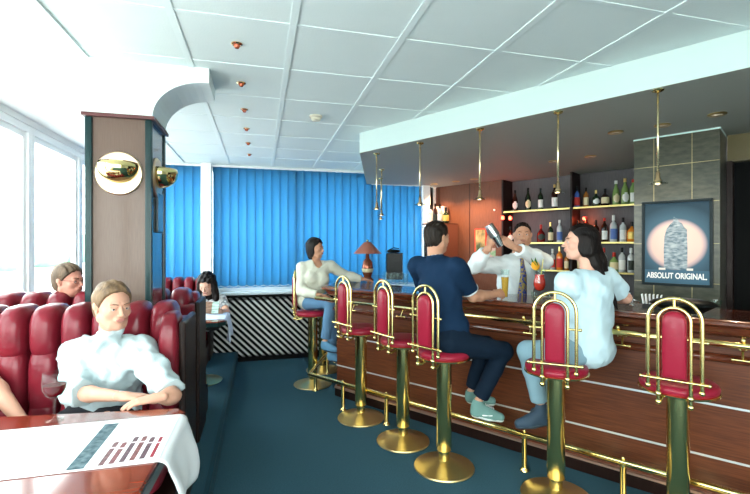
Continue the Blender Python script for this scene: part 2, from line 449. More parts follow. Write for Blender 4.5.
# radiator cover with diagonal black slats, below the ledge
t = thing('radiator_cover', (0.70, 6.39, 0), 0, 'black radiator cover of diagonal slats under the far window ledge', 'radiator cover')
x0, x1, z0, z1 = -2.55, 0.42, .06, .90
bm = bmesh.new()
box(bm, x0, x1, -.03, 0, z1, .935); box(bm, x0, x1, -.03, 0, 0, z0)
for x in (x0, x1 - .04): box(bm, x, x + .04, -.03, 0, z0, z1)
obj('frame', bm, MATTBLACK, t)
bm = bmesh.new(); s = x0 - (z1 - z0)
while s < x1:
    # slat falls to the right: from (s, z1) to (s + h, z0)
    h = z1 - z0; w = .048
    poly = []
    def clip(pts):
        for lim, sg in ((x0, 1), (x1, -1)):
            o_ = []
            for i in range(len(pts)):
                a, b = pts[i], pts[(i + 1) % len(pts)]
                ia = (a[0] - lim) * sg >= 0; ib = (b[0] - lim) * sg >= 0
                if ia: o_.append(a)
                if ia != ib:
                    q = (lim - a[0]) / (b[0] - a[0]); o_.append((lim, a[1] + (b[1] - a[1]) * q))
            pts = o_
            if len(pts) < 3: return []
        return pts
    poly = clip([(s, z1), (s + w, z1), (s + w + h, z0), (s + h, z0)])
    if poly:
        A = [bm.verts.new((x, -.022, z)) for x, z in poly]; B = [bm.verts.new((x, -.006, z)) for x, z in poly]
        bm.faces.new(A); bm.faces.new(B[::-1])
        for i in range(len(poly)): bm.faces.new((A[i], A[(i + 1) % len(poly)], B[(i + 1) % len(poly)], B[i]))
    s += .092
obj('slats', bm, MATTBLACK, t)
bm = bmesh.new(); box(bm, x0 + .02, x1 - .02, .02, .16, .08, .86)
o = obj('radiator', bm, mat('radiator_white', (.80, .82, .80), .5), t)

# ------------------------------------------------------------------ column with brass sconces
bm = bmesh.new(); box(bm, -1.03, -.68, 3.03, 3.43, PLAT, 2.43); struct('wall_column', bm, PANELW)
bm = bmesh.new()
for x0_, x1_, y0_, y1_ in ((-1.04, -1.00, 3.012, 3.055), (-.705, -.665, 3.012, 3.055), (-.705, -.665, 3.40, 3.445), (-1.04, -1.00, 3.40, 3.445)):
    box(bm, x0_, x1_, y0_, y1_, PLAT, 2.43, bev=.010)
struct('trim_12', bm, GREENB)
bm = bmesh.new(); box(bm, -.681, -.675, 3.055, 3.40, PLAT, 2.43); struct('trim_13', bm, mat('dark_gloss_panel', (.05, .045, .05), .15, coat=.6))
bm = bmesh.new(); box(bm, -1.055, -.648, 2.998, 3.46, 2.43, 2.452, bev=.005); struct('trim_14', bm, mat('column_cap', (.12, .05, .05), .3))
bm = bmesh.new()
pts = [(-1.02, 2.452), (-.645, 2.452)]
cxr, czr = -.34, 2.452      # concave quarter towards the ceiling
for i in range(13):
    a = math.pi - i / 12 * math.pi / 2
    pts.append((-.34 + .325 * math.cos(a) * 1.0 + .0, 2.452 + .25 * math.sin(a)))
pts += [(-.325, 2.702), (-.325, ZC), (-1.02, ZC)]
v0 = [bm.verts.new((x, 3.03, z)) for x, z in pts]; v1 = [bm.verts.new((x, 3.43, z)) for x, z in pts]
bm.faces.new(v0[::-1]); bm.faces.new(v1)
for i in range(len(pts)):
    j = (i + 1) % len(pts)
    if (Vector(pts[i]) - Vector(pts[j])).length > 1e-4: bm.faces.new((v0[i], v0[j], v1[j], v1[i]))
bmesh.ops.remove_doubles(bm, verts=bm.verts, dist=1e-4)
struct('ceiling_bracket', bm, mat('bracket_plaster', (.74, .84, .84), .6))
def sconce(loc, rz, label):
    t = thing('wall_sconce', loc, rz, label, 'wall lamp', 'polished brass sconces on the column')
    R = Matrix.Rotation(R90, 4, 'X')
    bm = bmesh.new(); lathe(bm, [(0, 0), (.135, 0), (.138, .006), (.130, .014), (.06, .018), (0, .018)], 40, M=R)
    obj('wall_plate', bm, mat('pale_brass', (.80, .62, .44), .35, 1.0), t, auto=40)
    bm = bmesh.new()
    n1, n2 = 20, 10; rows = []
    for j in range(n2 + 1):            # quarter sphere, open at the top, belly outward
        th_ = j / n2 * math.pi / 2 * 1.22
        row = []
        for i in range(n1 + 1):
            ph = math.pi * i / n1
            r = .118
            row.append(bm.verts.new((r * math.cos(ph) * math.cos(th_ - .30) * 1.0, -.015 - r * math.sin(ph) * math.cos(th_ - .30), .045 - r * math.sin(th_ - .30) * .85 - .01)))
        rows.append(row)
    for A, B in zip(rows, rows[1:]):
        for i in range(n1): bm.faces.new((A[i], A[i + 1], B[i + 1], B[i]))
    solid(bm, .003)
    obj('bowl_shade', bm, mat('mirror_gold', (.82, .66, .30), .05, 1.0), t, True)
    return t
sconce((-.853, 3.03, 2.085), 0, 'round polished brass wall lamp on the front of the wooden column')
sconce((-.675, 3.20, 2.085), R90, 'round polished brass wall lamp on the right side of the column')
t = thing('picture_frame', (-.675, 3.25, 1.86), 0, 'small dark framed notice on the right side of the column', 'picture')
bm = bmesh.new(); box(bm, 0, .014, -.09, .09, -.14, .14, bev=.004); obj('frame', bm, GREENB, t)
bm = bmesh.new(); box(bm, .0142, .016, -.075, .075, -.125, .125); obj('picture', bm, mat('blue_grey_print', (.10, .22, .34), .1), t)

# ================================================================== THE BAR
ret = (1.45, 6.36)
path = [BAR(4.9, 0), Vector((*O2, 0)), Vector((*ret, 0))]
bar = thing('bar_counter', BAR(1.5, 0), 0, 'long dark wood bar counter with brass rails, turning the corner at its far end', 'bar counter')
def bpart(name, prof, m, par=None, smooth=None):
    bm = sweep(path, prof); o = obj(name, bm, m, None, auto=smooth)
    me = o.data
    off = bar.location if True else None
    me.transform(Matrix.Translation(-off)); o.parent = par or bar
    return o
bpart('body', [(0, .0), (0, 1.12), (.42, 1.12), (.42, .0)], WOOD)
bpart('kick_board', [(-.022, .0), (-.022, .078), (0, .09), (.01, 0)], DARKW)
for z in (.095,): bpart('kick_strip', [(-.026, z - .012), (-.026, z + .004), (0, z + .006), (.002, z - .012)], mat('copper_strip', (.55, .36, .28), .35, .8))
for z in (.33, .655):
    bpart('metal_strip', [(-.006, z - .006), (-.006, z + .006), (.002, z + .006), (.002, z - .006)], mat('pale_metal_strip', (.80, .84, .86), .35, .7))
bpart('lower_moulding', [(0, .92), (-.03, .925), (-.042, .94), (-.042, .955), (-.03, .968), (0, .975)], WOODTOP, smooth=50)
bpart('upper_moulding', [(0, 1.085), (-.06, 1.09), (-.10, 1.115), (-.115, 1.15), (0, 1.152)], WOODTOP, smooth=50)
bpart('countertop', [(-.10, 1.150), (-.140, 1.155), (-.155, 1.170), (-.155, 1.185), (-.140, 1.198), (-.11, 1.2), (-.10, 1.194), (.46, 1.194), (.47, 1.16), (.40, 1.15)], WOODTOP, smooth=40)
rail = bpart('arm_rail', circ(-.205, 1.07, .019), BRASS, smooth=60)
foot = bpart('foot_rail', circ(-.27, .262, .021), BRASS, smooth=60)
def brack(s, fr=BAR, seg=None):
    bm = bmesh.new(); o = fr
    tube(bm, [o(s, 0, 1.03), o(s, -.10, 1.03), o(s, -.19, 1.045), o(s, -.205, 1.07)], .010, 8)
    tube(bm, [o(s, .0, 1.03), o(s, -.012, 1.03)], .026, 12)
    sphere(bm, o(s, -.205, 1.10), .014, 10)
    tube(bm, [o(s, -.03, 1.03), o(s, -.06, .99), o(s, -.075, .965)], .007, 6)
    tube(bm, [o(s - .045, -.078, .962), o(s + .045, -.078, .962)], .007, 8)
    for q in (-.045, .045): sphere(bm, o(s + q, -.078, .962), .011, 8)
    bmesh.ops.translate(bm, verts=bm.verts, vec=-bar.location)
    return obj('bracket', bm, BRASS, rail, auto=50)
for s in (.30, .92, 1.52, 2.14, 2.76, 3.38, 4.0): brack(s)
def post(p, zt=.262):
    bm = bmesh.new()
    lathe(bm, [(0, 0), (.034, 0), (.034, .006), (.024, .016), (.019, .03), (.019, zt - .03), (.022, zt - .018), (.015, zt)], 14, (p.x, p.y, 0))
    sphere(bm, (p.x, p.y, zt + .026), .012, 8)
    bmesh.ops.translate(bm, verts=bm.verts, vec=-bar.location)
    return obj('post', bm, BRASS, foot, auto=50)
for s in (.35, .90, 1.54, 2.17, 2.80, 3.43, 4.05): post(BAR(s, -.27))
d2 = (Vector((*ret, 0)) - Vector((*O2, 0))).normalized(); n2 = Vector((d2.y, -d2.x, 0))
RET = Frame(O2, 0); RET.b = -d2; RET.n = n2; RET.a = math.atan2(n2.y, n2.x)
for q in (.12, .75, 1.3): post(RET(-q, -.27))

# ------------------------------------------------------------------ bar stools
def make_stool():
    t = thing('bar_stool')
    bm = bmesh.new(); lathe(bm, [(0, 0), (.218, 0), (.222, .006), (.218, .014), (.15, .030), (.075, .052), (.05, .062), (0, .062)], 48)
    obj('base', bm, BRASS_B, t, auto=40)
    bm = bmesh.new(); lathe(bm, [(.040, .058), (.040, .125), (.052, .13), (.056, .138), (.056, .79), (.09, .80), (.09, .812), (0, .812)], 28)
    obj('column', bm, BRASS, t, auto=40)
    bm = bmesh.new(); lathe(bm, [(0, .806), (.180, .806), (.196, .812), (.198, .822), (.190, .826), (0, .826)], 40)
    obj('seat_ring', bm, BRASS, t, auto=40)
    bm = bmesh.new(); lathe(bm, [(0, .824), (.183, .824), (.190, .832), (.192, .846), (.186, .862), (.172, .872), (.10, .878), (0, .879)], 40)
    obj('seat', bm, RED, t, auto=60)
    y = -.205
    def arch(r, ztop, zbot, n=14, lean=.03):
        zc = ztop - r; pts = [(-r, y, zbot)]
        for i in range(n + 1):
            a = math.pi - math.pi * i / n; pts.append((r * math.cos(a), y - lean * .0, zc + r * math.sin(a)))
        pts.append((r, y, zbot)); return pts
    bm = bmesh.new(); tube(bm, arch(.119, 1.35, .875), .0105, 10)
    for sx in (-1, 1): sphere(bm, (sx * .119, y, .868), .015, 10)
    tube(bm, [(0, y, 1.345), (0, y, 1.30)], .008, 8)
    for sx in (-1, 1):
        tube(bm, [(sx * .070, y, 1.13), (sx * .141, y, 1.13)], .0065, 8); sphere(bm, (sx * .141, y, 1.13), .010, 8)
    tube(bm, [(-.15, y - .012, .915), (.15, y - .012, .915)], .0075, 8)
    for sx in (-1, 1): sphere(bm, (sx * .15, y - .012, .915), .011, 8)
    obj('outer_hoop', bm, BRASS, t, auto=60)
    bm = bmesh.new(); tube(bm, arch(.071, 1.300, .79), .0105, 10)
    for sx in (-1, 1):
        sphere(bm, (sx * .071, y, .785), .016, 10)
        sphere(bm, (sx * .071, y, .83), .017, 10)
        tube(bm, [(sx * .071, y, .80), (sx * .071, y + .03, .775), (sx * .06, -.10, .80)], .009, 8)
    obj('inner_hoop', bm, BRASS, t, auto=60)
    bm = bmesh.new()                      # padded arched backrest
    n = 14; r0 = .056; zc = 1.283 - r0; ol = [(-r0, .925)]
    for i in range(n + 1):
        a = math.pi - math.pi * i / n; ol.append((r0 * math.cos(a), zc + r0 * math.sin(a)))
    ol.append((r0, .925)); cz = 1.09
    rings = []
    for k_, dy in ((1.0, -.010), (.96, -.024), (.84, -.031), (.6, -.035)):
        rings.append([bm.verts.new((x * k_, y + dy + .004, cz + (z - cz) * (1 - (1 - k_) * .45))) for x, z in ol])
    bk = [bm.verts.new((x, y + .022, z)) for x, z in ol]
    L = len(ol)
    for A, B in zip([bk] + rings, rings):
        for i in range(L): bm.faces.new((A[i], A[(i + 1) % L], B[(i + 1) % L], B[i]))
    bm.faces.new(rings[-1]); bm.faces.new(bk[::-1])
    obj('backrest', bm, RED, t, auto=60)
    return t
CDR = -YAW - R90 + 0.08
st0 = make_stool()
G = 'brass bar stools with red seats'
stools = [((1.311, 2.948), BAR.rz - .16, 'brass bar stool with red pad behind the man in the navy polo shirt'),
          ((.924, 3.990), BAR.rz - .20, 'empty brass bar stool nearest the far corner of the bar'),
          ((1.155, 3.429), BAR.rz - .26, 'empty brass bar stool directly left of the navy-shirted man'),
          (tuple(P(556, 497, 2.805).xy), BAR.rz + .26, 'brass bar stool carrying the dark-haired woman in the pale blue tee'),
          (tuple(P(678, 382, 2.46).xy), BAR.rz, 'empty brass bar stool at the right edge, under the advertisement'),
          ((.60, 5.11), CDR, 'brass bar stool carrying the woman in the cream sweater'),
          ((.80, 5.66), CDR - .1, 'brass bar stool mostly hidden behind the woman in the cream sweater')]
for i, (xy, rz, lab) in enumerate(stools):
    o = st0 if i == 0 else copy_tree(st0)
    o.location = (xy[0], xy[1], 0); o.rotation_euler = (0, 0, rz); tag(o, lab, 'bar stool', G)

# ------------------------------------------------------------------ back-bar shelves
SHG = mat('shelf_edge_gold', (.55, .45, .16), .3, .7)
def shelf(s0, s1, z, lab):
    t = thing('shelf', SOF((s0 + s1) / 2, 2.84, z), SOF.rz, lab, 'shelf', 'bottle shelves behind the bar')
    h = (s1 - s0) / 2
    bm = bmesh.new(); box(bm, -h, h, -.13, .138, -.018, -.001); obj('board', bm, mat('smoked_glass_shelf', (.03, .035, .032), .1, coat=.5), t)
    bm = bmesh.new(); box(bm, -h, h, -.142, -.131, -.02, .001); obj('front_edge', bm, SHG, t)
for z, w in ((2.13, 'top'), (1.68, 'middle'), (1.31, 'bottom')):
    shelf(.545, 1.475, z, w + ' bottle shelf in the left bay behind the bartender')
    shelf(1.525, 3.0, z, w + ' bottle shelf in the right bay beside the tiled pier')
for s, lab in ((.53, 'dark upright panel at the left end of the bottle shelves'), (1.50, 'dark upright panel between the two bays of bottle shelves')):
    bm = bmesh.new(); sof_box(bm, s - .012, s + .012, 2.69, 2.978, .93, ZS - .004)
    tag(obj('shelf_upright', bm, DARKW), lab, 'shelf upright')
t = thing('back_counter', SOF(1.5, 2.75, 0), SOF.rz, 'low dark back counter below the bottle shelves', 'back counter')
bm = bmesh.new(); box(bm, -.95, 1.0, -.25, .22, 0, .90); obj('cabinet', bm, DARKW, t)
bm = bmesh.new(); box(bm, -.96, 1.0, -.27, .22, .90, .93, bev=.004); obj('worktop', bm, GREY, t)
# ================================================================== BOOTHS AND TABLES
def pillow(bm, c, h, e=.55, nu=20, nv=14, mi=0):
    """rounded cushion: superellipsoid with half sizes h"""
    def pw(x, p): return math.copysign(abs(x) ** p, x)
    rows = []
    for j in range(nv + 1):
        ph = -math.pi / 2 + math.pi * j / nv; row = []
        for i in range(nu):
            t_ = 2 * math.pi * i / nu
            x = pw(math.cos(ph), e) * pw(math.cos(t_), e); y = pw(math.cos(ph), e) * pw(math.sin(t_), e); z = pw(math.sin(ph), e)
            row.append((c[0] + x * h[0], c[1] + y * h[1], c[2] + z * h[2]))
        rows.append(row)
    R_ = [[bm.verts.new(rows[0][0])]] + [[bm.verts.new(p) for p in r] for r in rows[1:-1]] + [[bm.verts.new(rows[-1][0])]]
    for A, B in zip(R_, R_[1:]):
        for i in range(nu):
            k = (i + 1) % nu
            if len(A) == 1: bm.faces.new((A[0], B[k], B[i]))
            elif len(B) == 1: bm.faces.new((A[i], A[k], B[0]))
            else: bm.faces.new((A[i], A[k], B[k], B[i]))
def sofa(x0, x1, yb, rz, label, nch, top=1.14, depth=.78):
    """yb: y of the rear of the back; rz=0 faces -Y. local x runs along the bench, seat towards local -y"""
    cx = (x0 + x1) / 2; L = x1 - x0
    t = thing('booth_sofa', (cx, yb, PLAT), rz, label, 'sofa', 'maroon leather booth sofas')
    bm = bmesh.new(); box(bm, -L / 2 + .02, L / 2 - .02, -depth + .04, -.03, 0, .22); obj('base', bm, DARKW, t)
    bm = bmesh.new(); box(bm, -L / 2 + .03, L / 2 - .03, -.17, -.01, .2, top - .10, bev=.02); obj('back_board', bm, MAROON, t)
    w = (L - .14) / nch
    for i in range(nch):
        x = -L / 2 + .07 + w * (i + .5)
        bm = bmesh.new(); pillow(bm, (x, -.18, top - .135), (w / 2 * .985, .155, .150), .62, 26, 18)
        pillow(bm, (x, -.225, top - .40), (w / 2 * .985, .105, .20), .55, 26, 18)
        pillow(bm, (x, -.235, top - .64), (w / 2 * .985, .10, .16), .55, 22, 12)
        obj('back_cushion', bm, MAROON, t, True)
    n2_ = max(2, round(L / .6)); ws = (L - .12) / n2_
    for i in range(n2_):
        bm = bmesh.new(); pillow(bm, (-L / 2 + .06 + ws * (i + .5), -depth / 2 - .1, .36), (ws / 2 * .99, depth / 2 - .12, .10), .35, 28, 14)
        obj('seat_cushion', bm, MAROON, t, True)
    for sx in (-1, 1):
        bm = bmesh.new()
        box(bm, sx * (L / 2) - (.035 if sx > 0 else 0), sx * (L / 2) + (0 if sx > 0 else .035), -.42, .0, 0, top - .08, bev=.015)
        o = obj('end_panel', bm, DARKW, t)
        bm = bmesh.new(); pillow(bm, (sx * (L / 2 - .085), -.33, top - .30), (.055, .13, .27), .5, 22, 16)
        obj('wing_cushion', bm, MAROON, t, True)
    return t
sofa(-1.86, -.40, 3.00, 0, 'maroon channelled leather sofa carrying the woman in the white turtleneck', 9)
sofa(-1.86, -.44, 3.47, math.pi, 'maroon leather sofa behind the wooden column, its back to the camera', 8)
sofa(-1.86, -.62, 6.33, 0, 'low maroon sofa below the far blinds behind the reading woman', 8, 1.06)

def sheet(bm, P4, nu=1, nv=1, z=0, t=.0006, mi=0):
    """thin sheet from 4 corners"""
    a = [Vector(p) for p in P4]
    lo = [bm.verts.new(p) for p in a]; hi = [bm.verts.new(p + Vector((0, 0, t))) for p in a]
    fs = [bm.faces.new(lo[::-1]), bm.faces.new(hi)] + [bm.faces.new((lo[i], lo[(i + 1) % 4], hi[(i + 1) % 4], hi[i])) for i in range(4)]
    for f in fs: f.material_index = mi
def booth_table(pts, label, ped):
    t = thing('dining_table', (ped[0], ped[1], PLAT), 0, label, 'table', 'dark red booth tables')
    o = Vector((ped[0], ped[1], PLAT))
    bm = bmesh.new(); prism(bm, [(p[0] - o.x, p[1] - o.y) for p in pts], .712, .748)
    es = [e for e in bm.edges if abs(e.verts[0].co.z - e.verts[1].co.z) < 1e-6 and e.verts[0].co.z > .74]
    bmesh.ops.bevel(bm, geom=es, offset=.006, segments=2, affect='EDGES'); obj('tabletop', bm, TABLEW, t)
    bm = bmesh.new()
    c = sum((Vector(p) for p in pts), Vector((0, 0))) / len(pts)
    def grow(p, g): v = Vector(p) - c; return c + v + v.normalized() * g
    prism(bm, [tuple(grow(p, .006) - Vector((o.x, o.y))) for p in pts], .700, .738)
    obj('edge_band', bm, GREENB, t)
    bm = bmesh.new(); lathe(bm, [(0, 0), (.235, 0), (.238, .006), (.16, .026), (.06, .045), (0, .045)], 40); obj('base', bm, BRASS_B, t, auto=40)
    bm = bmesh.new(); lathe(bm, [(.04, .04), (.04, .68), (.12, .70), (.12, .703), (0, .703)], 24); obj('pedestal', bm, mat('pedestal_brown', (.10, .03, .02), .3), t, auto=40)
    return t
T1 = [(-1.84, 1.36), (-.42, 1.36), (-.345, 1.43), (-.318, 2.06), (-.355, 2.115), (-1.84, 2.30)]
booth_table(T1, 'dark red wooden table in the left foreground under a white runner', (-1.05, 1.80))
T2 = [(-1.84, 4.42), (-.40, 4.42), (-.33, 4.49), (-.33, 5.13), (-.40, 5.20), (-1.84, 5.20)]
booth_table(T2, 'far booth table in front of the reading woman', (-.64, 5.06))

def runner(x0, x1, y0, y1, z, drop, m, label, bulge=.03, name='table_runner', skew=0.0):
    bm = bmesh.new(); prof = []
    n = 22
    for i in range(n + 1): prof.append((x0 + (x1 - .02 - x0) * i / n, 0))
    for i in range(1, 7):
        a = i / 6 * math.pi / 2; prof.append((x1 - .02 + .034 * math.sin(a), -.034 + .034 * math.cos(a)))
    for i in range(1, 11):
        q = i / 10; prof.append((x1 + .014 + bulge * math.sin(q * 2.6), -.034 - drop * q))
    ny = 16; g = []
    for k, (x, dz) in enumerate(prof):
        row = []
        for j in range(ny + 1):
            q = j / ny; y = y0 + (y1 - y0) * q
            f = max(0, -dz) / max(drop, .01)
            xx = x + f * (.016 * math.sin(q * 9 + 1) + .010 * math.sin(q * 17)); yy = y + f * .05 * (q - .5) + skew * (x - x0) 
            row.append(bm.verts.new((xx, yy, z + dz + (.0012 if dz == 0 else 0))))
        g.append(row)
    for A, B in zip(g, g[1:]):
        for j in range(ny): bm.faces.new((A[j], B[j], B[j + 1], A[j + 1]))
    solid(bm, .0010)
    o = obj(name, bm, m, None, True); return tag(o, label, 'table cloth')
CLOTH = mat('white_cloth', (.84, .86, .88), .8, bump=(400, .15))
runner(-1.84, -.315, 1.60, 2.03, .900, .22, CLOTH, 'white runner hanging over the edge of the left foreground table', .035)
runner(-1.84, -.33, 4.55, 5.02, .900, .20, mat('blue_white_cloth', (.62, .72, .90), .8), 'pale blue and white runner on the far booth table', .01)
# printed cigar menu lying on the runner
t = thing('cigar_menu', (-.46, 1.78, .9026), 0, 'white menu sheet with a dark photo strip and six printed cigars', 'menu')
bm = bmesh.new(); sheet(bm, [(-.165, -.176, 0), (.125, -.176, 0), (.125, .21, 0), (-.165, .21, 0)], t=.0005); obj('sheet', bm, mat('menu_paper', (.86, .88, .88), .5), t)
bm = bmesh.new(); sheet(bm, [(-.150, -.172, .0006), (-.098, -.172, .0006), (-.098, .205, .0006), (-.150, .205, .0006)], t=.0002)
obj('photo_strip', bm, mat('photo_strip_print', (.03, .07, .09), .6, vary=((.14, .20, .22), 22, (2, 2, 2), .16)), t)
tc = [(.22, .11, .12), (.26, .10, .11), (.16, .10, .12), (.27, .11, .11), (.16, .09, .11), (.36, .03, .05)]
bands = mat('cigar_band', (.70, .58, .60), .4)
for i in range(6):
    x = -.052 + i * .030; y0 = -.165 + i * .004; y1 = y0 + (.150, .135, .172, .165, .145, .135)[i] + .03; r = .0085 if i < 5 else .006
    bm = bmesh.new()
    pts = [(x - r, y0), (x + r, y0), (x + r, y1 - r)] + [(x + r * math.cos(a), y1 - r + r * math.sin(a)) for a in [math.pi * k / 6 for k in range(1, 6)]] + [(x - r, y1 - r)]
    prism(bm, pts, .0006, .0008); o = obj('printed_cigar', bm, mat('cigar_print_%d' % i, tc[i], .5, vary=(tuple(c * .45 for c in tc[i]), 60, (1, 1, 1), .2)), t)
    bm = bmesh.new(); box(bm, x - r * 1.02, x + r * 1.02, y1 - .055, y1 - .044, .0008, .0009); obj('band', bm, bands, o)

# ================================================================== GLASSES, LAMP, SMALL THINGS
WINE = mat('red_wine', (.09, .001, .004), .15, spec=.15)
def wine_glass(loc):
    t = thing('wine_glass', loc, 0, 'wine glass half full of red wine on the foreground table', 'wine glass')
    bm = bmesh.new(); lathe(bm, [(0, .001), (.034, .002), (.035, .004), (.008, .009), (.0042, .02), (.0042, .080), (.009, .090), (.030, .105), (.0425, .130), (.0445, .155), (.0415, .200), (.0405, .201), (.0435, .155), (.0415, .131), (.029, .107), (0, .093)], 32)
    obj('glass', bm, GLASS, t, auto=60)
    bm = bmesh.new(); lathe(bm, [(0, .095), (.028, .108), (.0405, .132), (.0428, .150), (0, .150)], 32); obj('wine', bm, WINE, t, auto=40)
wine_glass((-.835, 2.10, .8985))
def straight_glass(name, loc, r0, r1, h, label, cat, liquid=None, lv=.7, group=None, foot=False):
    t = thing(name, loc, 0, label, cat, group)
    bm = bmesh.new(); b0 = .055 if foot else 0
    pr = ([(0, 0), (.032, .001), (.033, .004), (.006, .010), (.005, b0 - .005)] if foot else [(0, 0)]) + [(r0, b0 + .003), (r1, h), (r1 - .0015, h), (r0 - .001, b0 + .010), (0, b0 + .009)]
    lathe(bm, pr, 24); obj('glass', bm, GLASS, t, auto=50)
    if liquid:
        rl = r0 + (r1 - r0) * lv
        bm = bmesh.new(); zl = b0 + (h - b0) * lv; lathe(bm, [(0, b0 + .0105), (r0 - .002, b0 + .011), (rl - .0025, zl), (0, zl)], 24); obj('drink', bm, liquid, t, auto=50)
    return t
BEER = mat('amber_beer', (.72, .36, .05), .1, coat=.5)
pg = P(505, 298.5, 3.56); pg.z = 1.2005
gl = straight_glass('beer_glass', pg, .022, .036, .235, "tall glass of pale beer held by the navy-shirted man", 'beer glass', BEER, .74)
bm = bmesh.new(); lathe(bm, [(0, .176), (.0305, .176), (.0325, .190), (0, .190)], 24); obj('foam', bm, PAPER, gl, auto=50)
pc = P(539.5, 301, 3.40); pc.z = 1.2005
ck = thing('cocktail_glass', pc, 0, 'red cocktail in a stemmed hurricane glass with fruit garnish', 'cocktail')
bm = bmesh.new(); lathe(bm, [(0, 0), (.036, .001), (.037, .004), (.007, .012), (.006, .055), (.03, .075), (.042, .105), (.042, .135), (.032, .17), (.042, .225), (.0405, .225), (.0305, .17), (.0405, .135), (.0405, .106), (.028, .077), (0, .065)], 28); obj('glass', bm, GLASS, ck, auto=60)
bm = bmesh.new(); lathe(bm, [(0, .067), (.028, .079), (.0395, .107), (.0395, .135), (.030, .168), (.033, .185), (0, .185)], 28); obj('drink', bm, mat('red_cocktail', (.62, .035, .02), .1, coat=.4), ck, auto=60)
bm = bmesh.new(); lathe(bm, [(0, 0), (.032, 0), (.034, .003), (.032, .006), (0, .006)], 20, M=Matrix.Translation((-.035, 0, .245)) @ Matrix.Rotation(1.35, 4, 'X')); obj('orange_slice', bm, mat('orange_fruit', (.85, .38, .03), .4), ck, auto=60)
bm = bmesh.new()
for a, l in ((-.9, .085), (-.5, .10), (-.15, .09)):
    A = bm.verts.new((-.02, 0, .215)); B = bm.verts.new((-.02 + math.sin(a) * l * .5 - .014, .006, .215 + math.cos(a) * l * .5 + .01)); C = bm.verts.new((-.02 + math.sin(a) * l, 0, .215 + math.cos(a) * l)); D_ = bm.verts.new((-.02 + math.sin(a) * l * .5 + .014, -.006, .215 + math.cos(a) * l * .5 - .01)); bm.faces.new((A, B, C, D_))
solid(bm, .002); obj('pineapple_leaf', bm, mat('leaf_green', (.03, .12, .02), .4), ck)
bm = bmesh.new(); tube(bm, [(.0, 0, .10), (.03, 0, .29)], .003, 6); obj('straw', bm, mat('yellow_straw', (.8, .7, .2), .5), ck)
ck.scale = (1.12, 1.12, 1.12)

# table lamp on the bar's far end
lp = P(367.5, 281, 5.38); lp.z = 1.2
t = thing('table_lamp', lp, 0, 'table lamp with copper-coloured cone shade at the far end of the bar', 'lamp')
bm = bmesh.new(); lathe(bm, [(0, 0), (.075, 0), (.08, .012), (.06, .03), (.045, .05), (.062, .10), (.070, .17), (.055, .24), (.025, .275), (.02, .33), (.012, .335), (.010, .36), (0, .36)], 24)
obj('lamp_body', bm, mat('lamp_brown_lustre', (.28, .09, .05), .15, .5), t, auto=50)
bm = bmesh.new(); lathe(bm, [(.022, .055), (.0665, .11), (.0735, .14), (.0735, .15), (.0, .15)], 24, mi=0); obj('body_label', bm, mat('lamp_cream_inlay', (.6, .55, .35), .4), t, auto=50)
bm = bmesh.new(); lathe(bm, [(.175, .335), (.17, .345), (.045, .475), (.03, .48), (.03, .477), (.043, .470), (.165, .340)], 28); obj('lamp_shade', bm, mat('lamp_shade_copper', (.33, .12, .08), .35, coat=.3), t, auto=50)
bm = bmesh.new(); sphere(bm, (0, 0, .495), .016, 10); obj('finial', bm, BRASS, t, True)
sp = P(395, 281, 5.62); sp.z = 1.2
t = thing('loudspeaker', sp, RET.a - R90 + math.pi / 2 * 0, 'black loudspeaker box on the far end of the bar', 'loudspeaker')
bm = bmesh.new(); box(bm, -.115, .115, -.10, .10, 0, .34, bev=.008); obj('cabinet', bm, BLACK, t)
bm = bmesh.new(); box(bm, -.105, .105, -.106, -.099, .015, .325, bev=.004); obj('grille', bm, MATTBLACK, t)
tp = sp + Vector((-.02, 0, .341))
t = thing('tape_dispenser', tp, .2, 'small black gadget lying on top of the loudspeaker', 'gadget')
bm = bmesh.new(); pillow(bm, (0, 0, .022), (.09, .04, .022), .7); obj('body', bm, BLACK, t, True)
bm = bmesh.new(); tube(bm, [(-.08, 0, .03), (0, 0, .065), (.08, 0, .055)], .008, 8); obj('handle', bm, BLACK, t, True)
# clean glasses near the lamp
gpos = [(385.5, 279, 4.95), (389.5, 282, 4.72), (393.5, 280, 4.92), (397.5, 282, 4.70), (401.5, 282, 4.85), (405.5, 280, 4.7)]
wh = ['leftmost', 'second', 'third', 'fourth', 'fifth', 'rightmost']
for i, (u, v, d_) in enumerate(gpos):
    q = P(u, v, d_); q.z = 1.2005
    straight_glass('drinking_glass', q, .024, .032, .13, 'clear drinking glass on the bar, %s of the row before the loudspeaker' % wh[i], 'glass', None, group='clean glasses on the bar')
t0 = P(381, 281, 4.9); t0.z = 1.2005
o = straight_glass('candle_glass', t0, .025, .03, .07, 'small red candle glass on the bar between lamp and glasses', 'candle glass', mat('candle_red', (.55, .08, .03), .3), .8)
q = P(534, 300, 3.48); q.z = 1.2005
straight_glass('shot_glass', q, .018, .024, .06, 'small empty glass between the beer and the red cocktail', 'glass')
q = P(549, 300, 3.42); q.z = 1.2005
straight_glass('shot_glass', q, .018, .024, .07, 'small clear glass just right of the red cocktail', 'glass')
q = P(716, 311, 2.95); q.z = 1.2005
straight_glass('water_glass', q, .028, .034, .06, 'low clear tumbler on the bar at the foot of the tiled pier', 'glass')
q = P(632, 304, 3.12); q.z = 1.2005
t = thing('beer_tap', q, 0, 'small chrome tap on the bar behind the seated dark-haired woman', 'tap')
bm = bmesh.new(); lathe(bm, [(0, 0), (.02, 0), (.018, .01), (.009, .015), (.009, .06), (0, .065)], 14); obj('stem', bm, CHROME, t, auto=50)
bm = bmesh.new(); tube(bm, [(0, 0, .045), (.045, -.01, .03), (.05, -.012, .015)], .006, 8); obj('spout', bm, CHROME, t, True)
bm = bmesh.new(); tube(bm, [(0, 0, .06), (-.02, 0, .085)], .006, 8); sphere(bm, (-.022, 0, .088), .010, 8); obj('handle', bm, CHROME, t, True)
